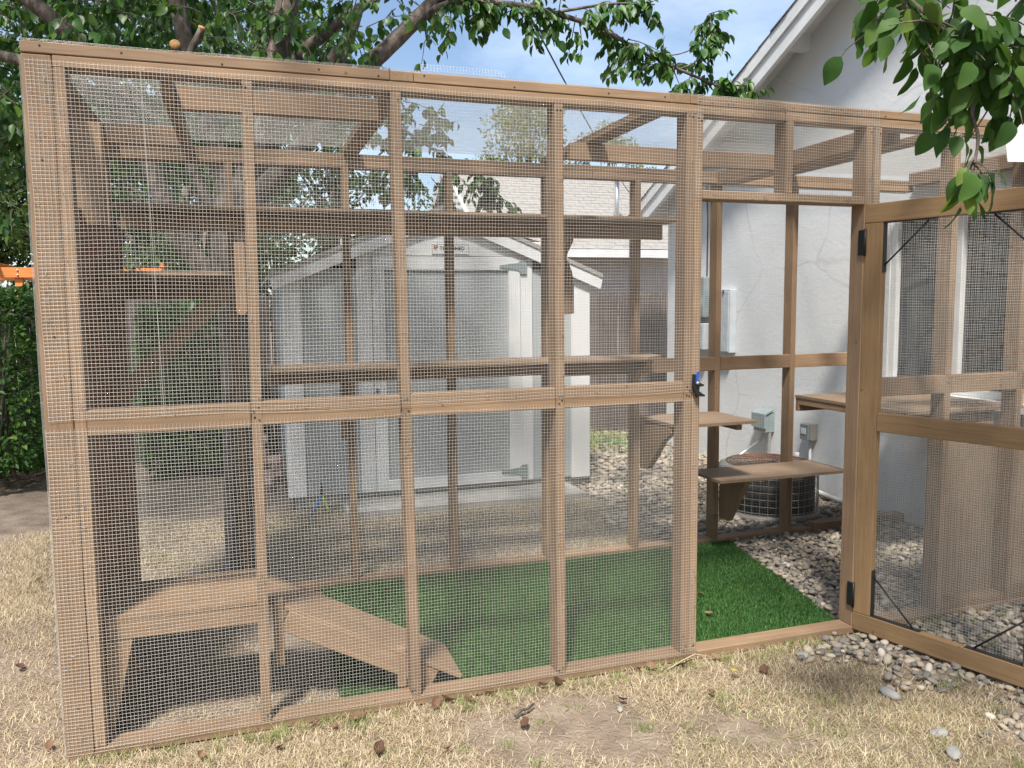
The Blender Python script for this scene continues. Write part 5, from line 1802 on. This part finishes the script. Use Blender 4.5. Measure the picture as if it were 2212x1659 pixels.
# ------------------------------------------------------------------ litter on the lawn
def dead_leaf(name, ln, wd, curl):
    V, F = [], []
    n1, n2 = 6, 2
    for i in range(n1 + 1):
        t = i / n1
        wv = wd * 0.5 * math.sin(math.pi * min(0.98, max(0.03, t))) ** 0.8
        y = (t - 0.5) * ln * (1 - 0.2 * curl)
        z = curl * ln * 1.1 * (t - 0.5) ** 2
        for s_ in (-1, -0.5, 0, 0.5, 1):
            V.append((s_ * wv, y + 0.02 * ln * math.sin(7 * t + 3 * s_), z + curl * wv * 1.1 * s_ * s_ + 0.03 * ln * math.sin(9 * t + 5 * s_)))
    for i in range(n1):
        for q in range(4):
            a = i * 5 + q
            F.append([a, a + 1, a + 6, a + 5])
    me = bpy.data.meshes.new(name)
    me.from_pydata(V, [], F)
    for pz in me.polygons:
        pz.use_smooth = True
    me.materials.append(M['dead'])
    return me


DLM = [dead_leaf('dead_leaf', 0.066, 0.036, 0.45), dead_leaf('dead_leaf', 0.056, 0.032, 0.7), dead_leaf('dead_leaf', 0.074, 0.04, 0.25)]
SPOTS = [(0.86, -0.05), (0.93, -0.09), (1.02, -0.045), (1.33, -0.04), (1.38, -0.03), (1.47, -0.05), (1.56, -0.03), (1.79, -0.04), (1.86, -0.03), (2.24, -0.035), (2.30, -0.03),
         (2.44, -0.06), (2.62, -0.05), (-0.06, 0.30), (-0.08, 0.12), (-0.09, 0.62), (0.45, -0.14), (0.72, -0.17), (1.06, -0.30), (1.30, -0.38), (1.62, -0.30),
         (2.05, -0.26), (2.42, -0.33), (2.75, -0.22), (-0.35, 0.9), (-0.3, 1.6), (-0.55, 2.2)]
ORD = 'first second third fourth fifth sixth seventh eighth ninth tenth eleventh twelfth thirteenth fourteenth'.split()
for i, (a, b) in enumerate(SPOTS):
    o = bpy.data.objects.new('dead_leaf', DLM[i % 3])
    COL.objects.link(o)
    sc = random.uniform(0.7, 1.15)
    put(o, Matrix.Translation((a, b, 0.016)) @ Euler((random.uniform(-0.6, 0.6), random.uniform(-0.6, 0.6), random.uniform(0, 6.28))).to_matrix().to_4x4() @ Matrix.Scale(sc, 4))
    if a < 0:
        zone, where = [q for q in SPOTS if q[0] < 0], 'nearest dead leaf on the ground left of the enclosure'
        rank = sorted(zone, key=lambda q: q[1]).index((a, b))
    elif b > -0.1:
        zone, where = [q for q in SPOTS if q[0] >= 0 and q[1] > -0.1], 'dead leaf from the left along the bottom plate'
        rank = sorted(zone).index((a, b))
    else:
        zone, where = [q for q in SPOTS if q[0] >= 0 and q[1] <= -0.1], 'dead leaf from the left out on the open lawn'
        rank = sorted(zone).index((a, b))
    lb_ = ORD[rank] + ' ' + where
    tag(o, lb_, 'leaf', 'dead leaves on the lawn' if b <= -0.1 else ('dead leaves along the sill' if a >= 0 else 'dead leaves at the left'))
for i, (a, b, lab) in enumerate(((2.72, 0.42, 'pale dead leaf lying on the green turf in the doorway'), (2.95, 0.62, 'dark curled leaf on the turf near the pebbles'), (2.85, 0.38, 'small dark leaf on the turf behind the sill'))):
    o = bpy.data.objects.new('dead_leaf', DLM[i])
    COL.objects.link(o)
    put(o, Matrix.Translation((a, b, 0.036)) @ Euler((0.2, 0.1, i * 1.7)).to_matrix().to_4x4() @ Matrix.Scale(0.75, 4))
    tag(o, lab, 'leaf', 'leaves on the turf')
yl = leaf_proto('yellow_leaf', 0.045, 0.03, M['yellow'], 0.2, 0.1, 0.2)
tag(link('yellow_leaf', yl, None, None, Matrix.Translation((2.62, -0.24, 0.03)) @ Euler((0.3, 0.2, 1.1)).to_matrix().to_4x4()), 'single yellow leaf on the dry lawn below the doorway', 'leaf')
tag(tube('stick', [(1.60, -0.235, 0.012), (1.63, -0.215, 0.02), (1.67, -0.20, 0.016), (1.70, -0.175, 0.018)], [0.006, 0.007, 0.006, 0.004], M['barkd'], None, 6), 'short dark stick lying on the bare lawn', 'stick')
tag(tube('pale_stem', [(2.36, -0.07, 0.01), (2.44, -0.05, 0.028), (2.52, -0.03, 0.04), (2.60, -0.045, 0.02)], 0.0028, M['straw'], None, 5), 'pale curved dry stem below the door post', 'stem')
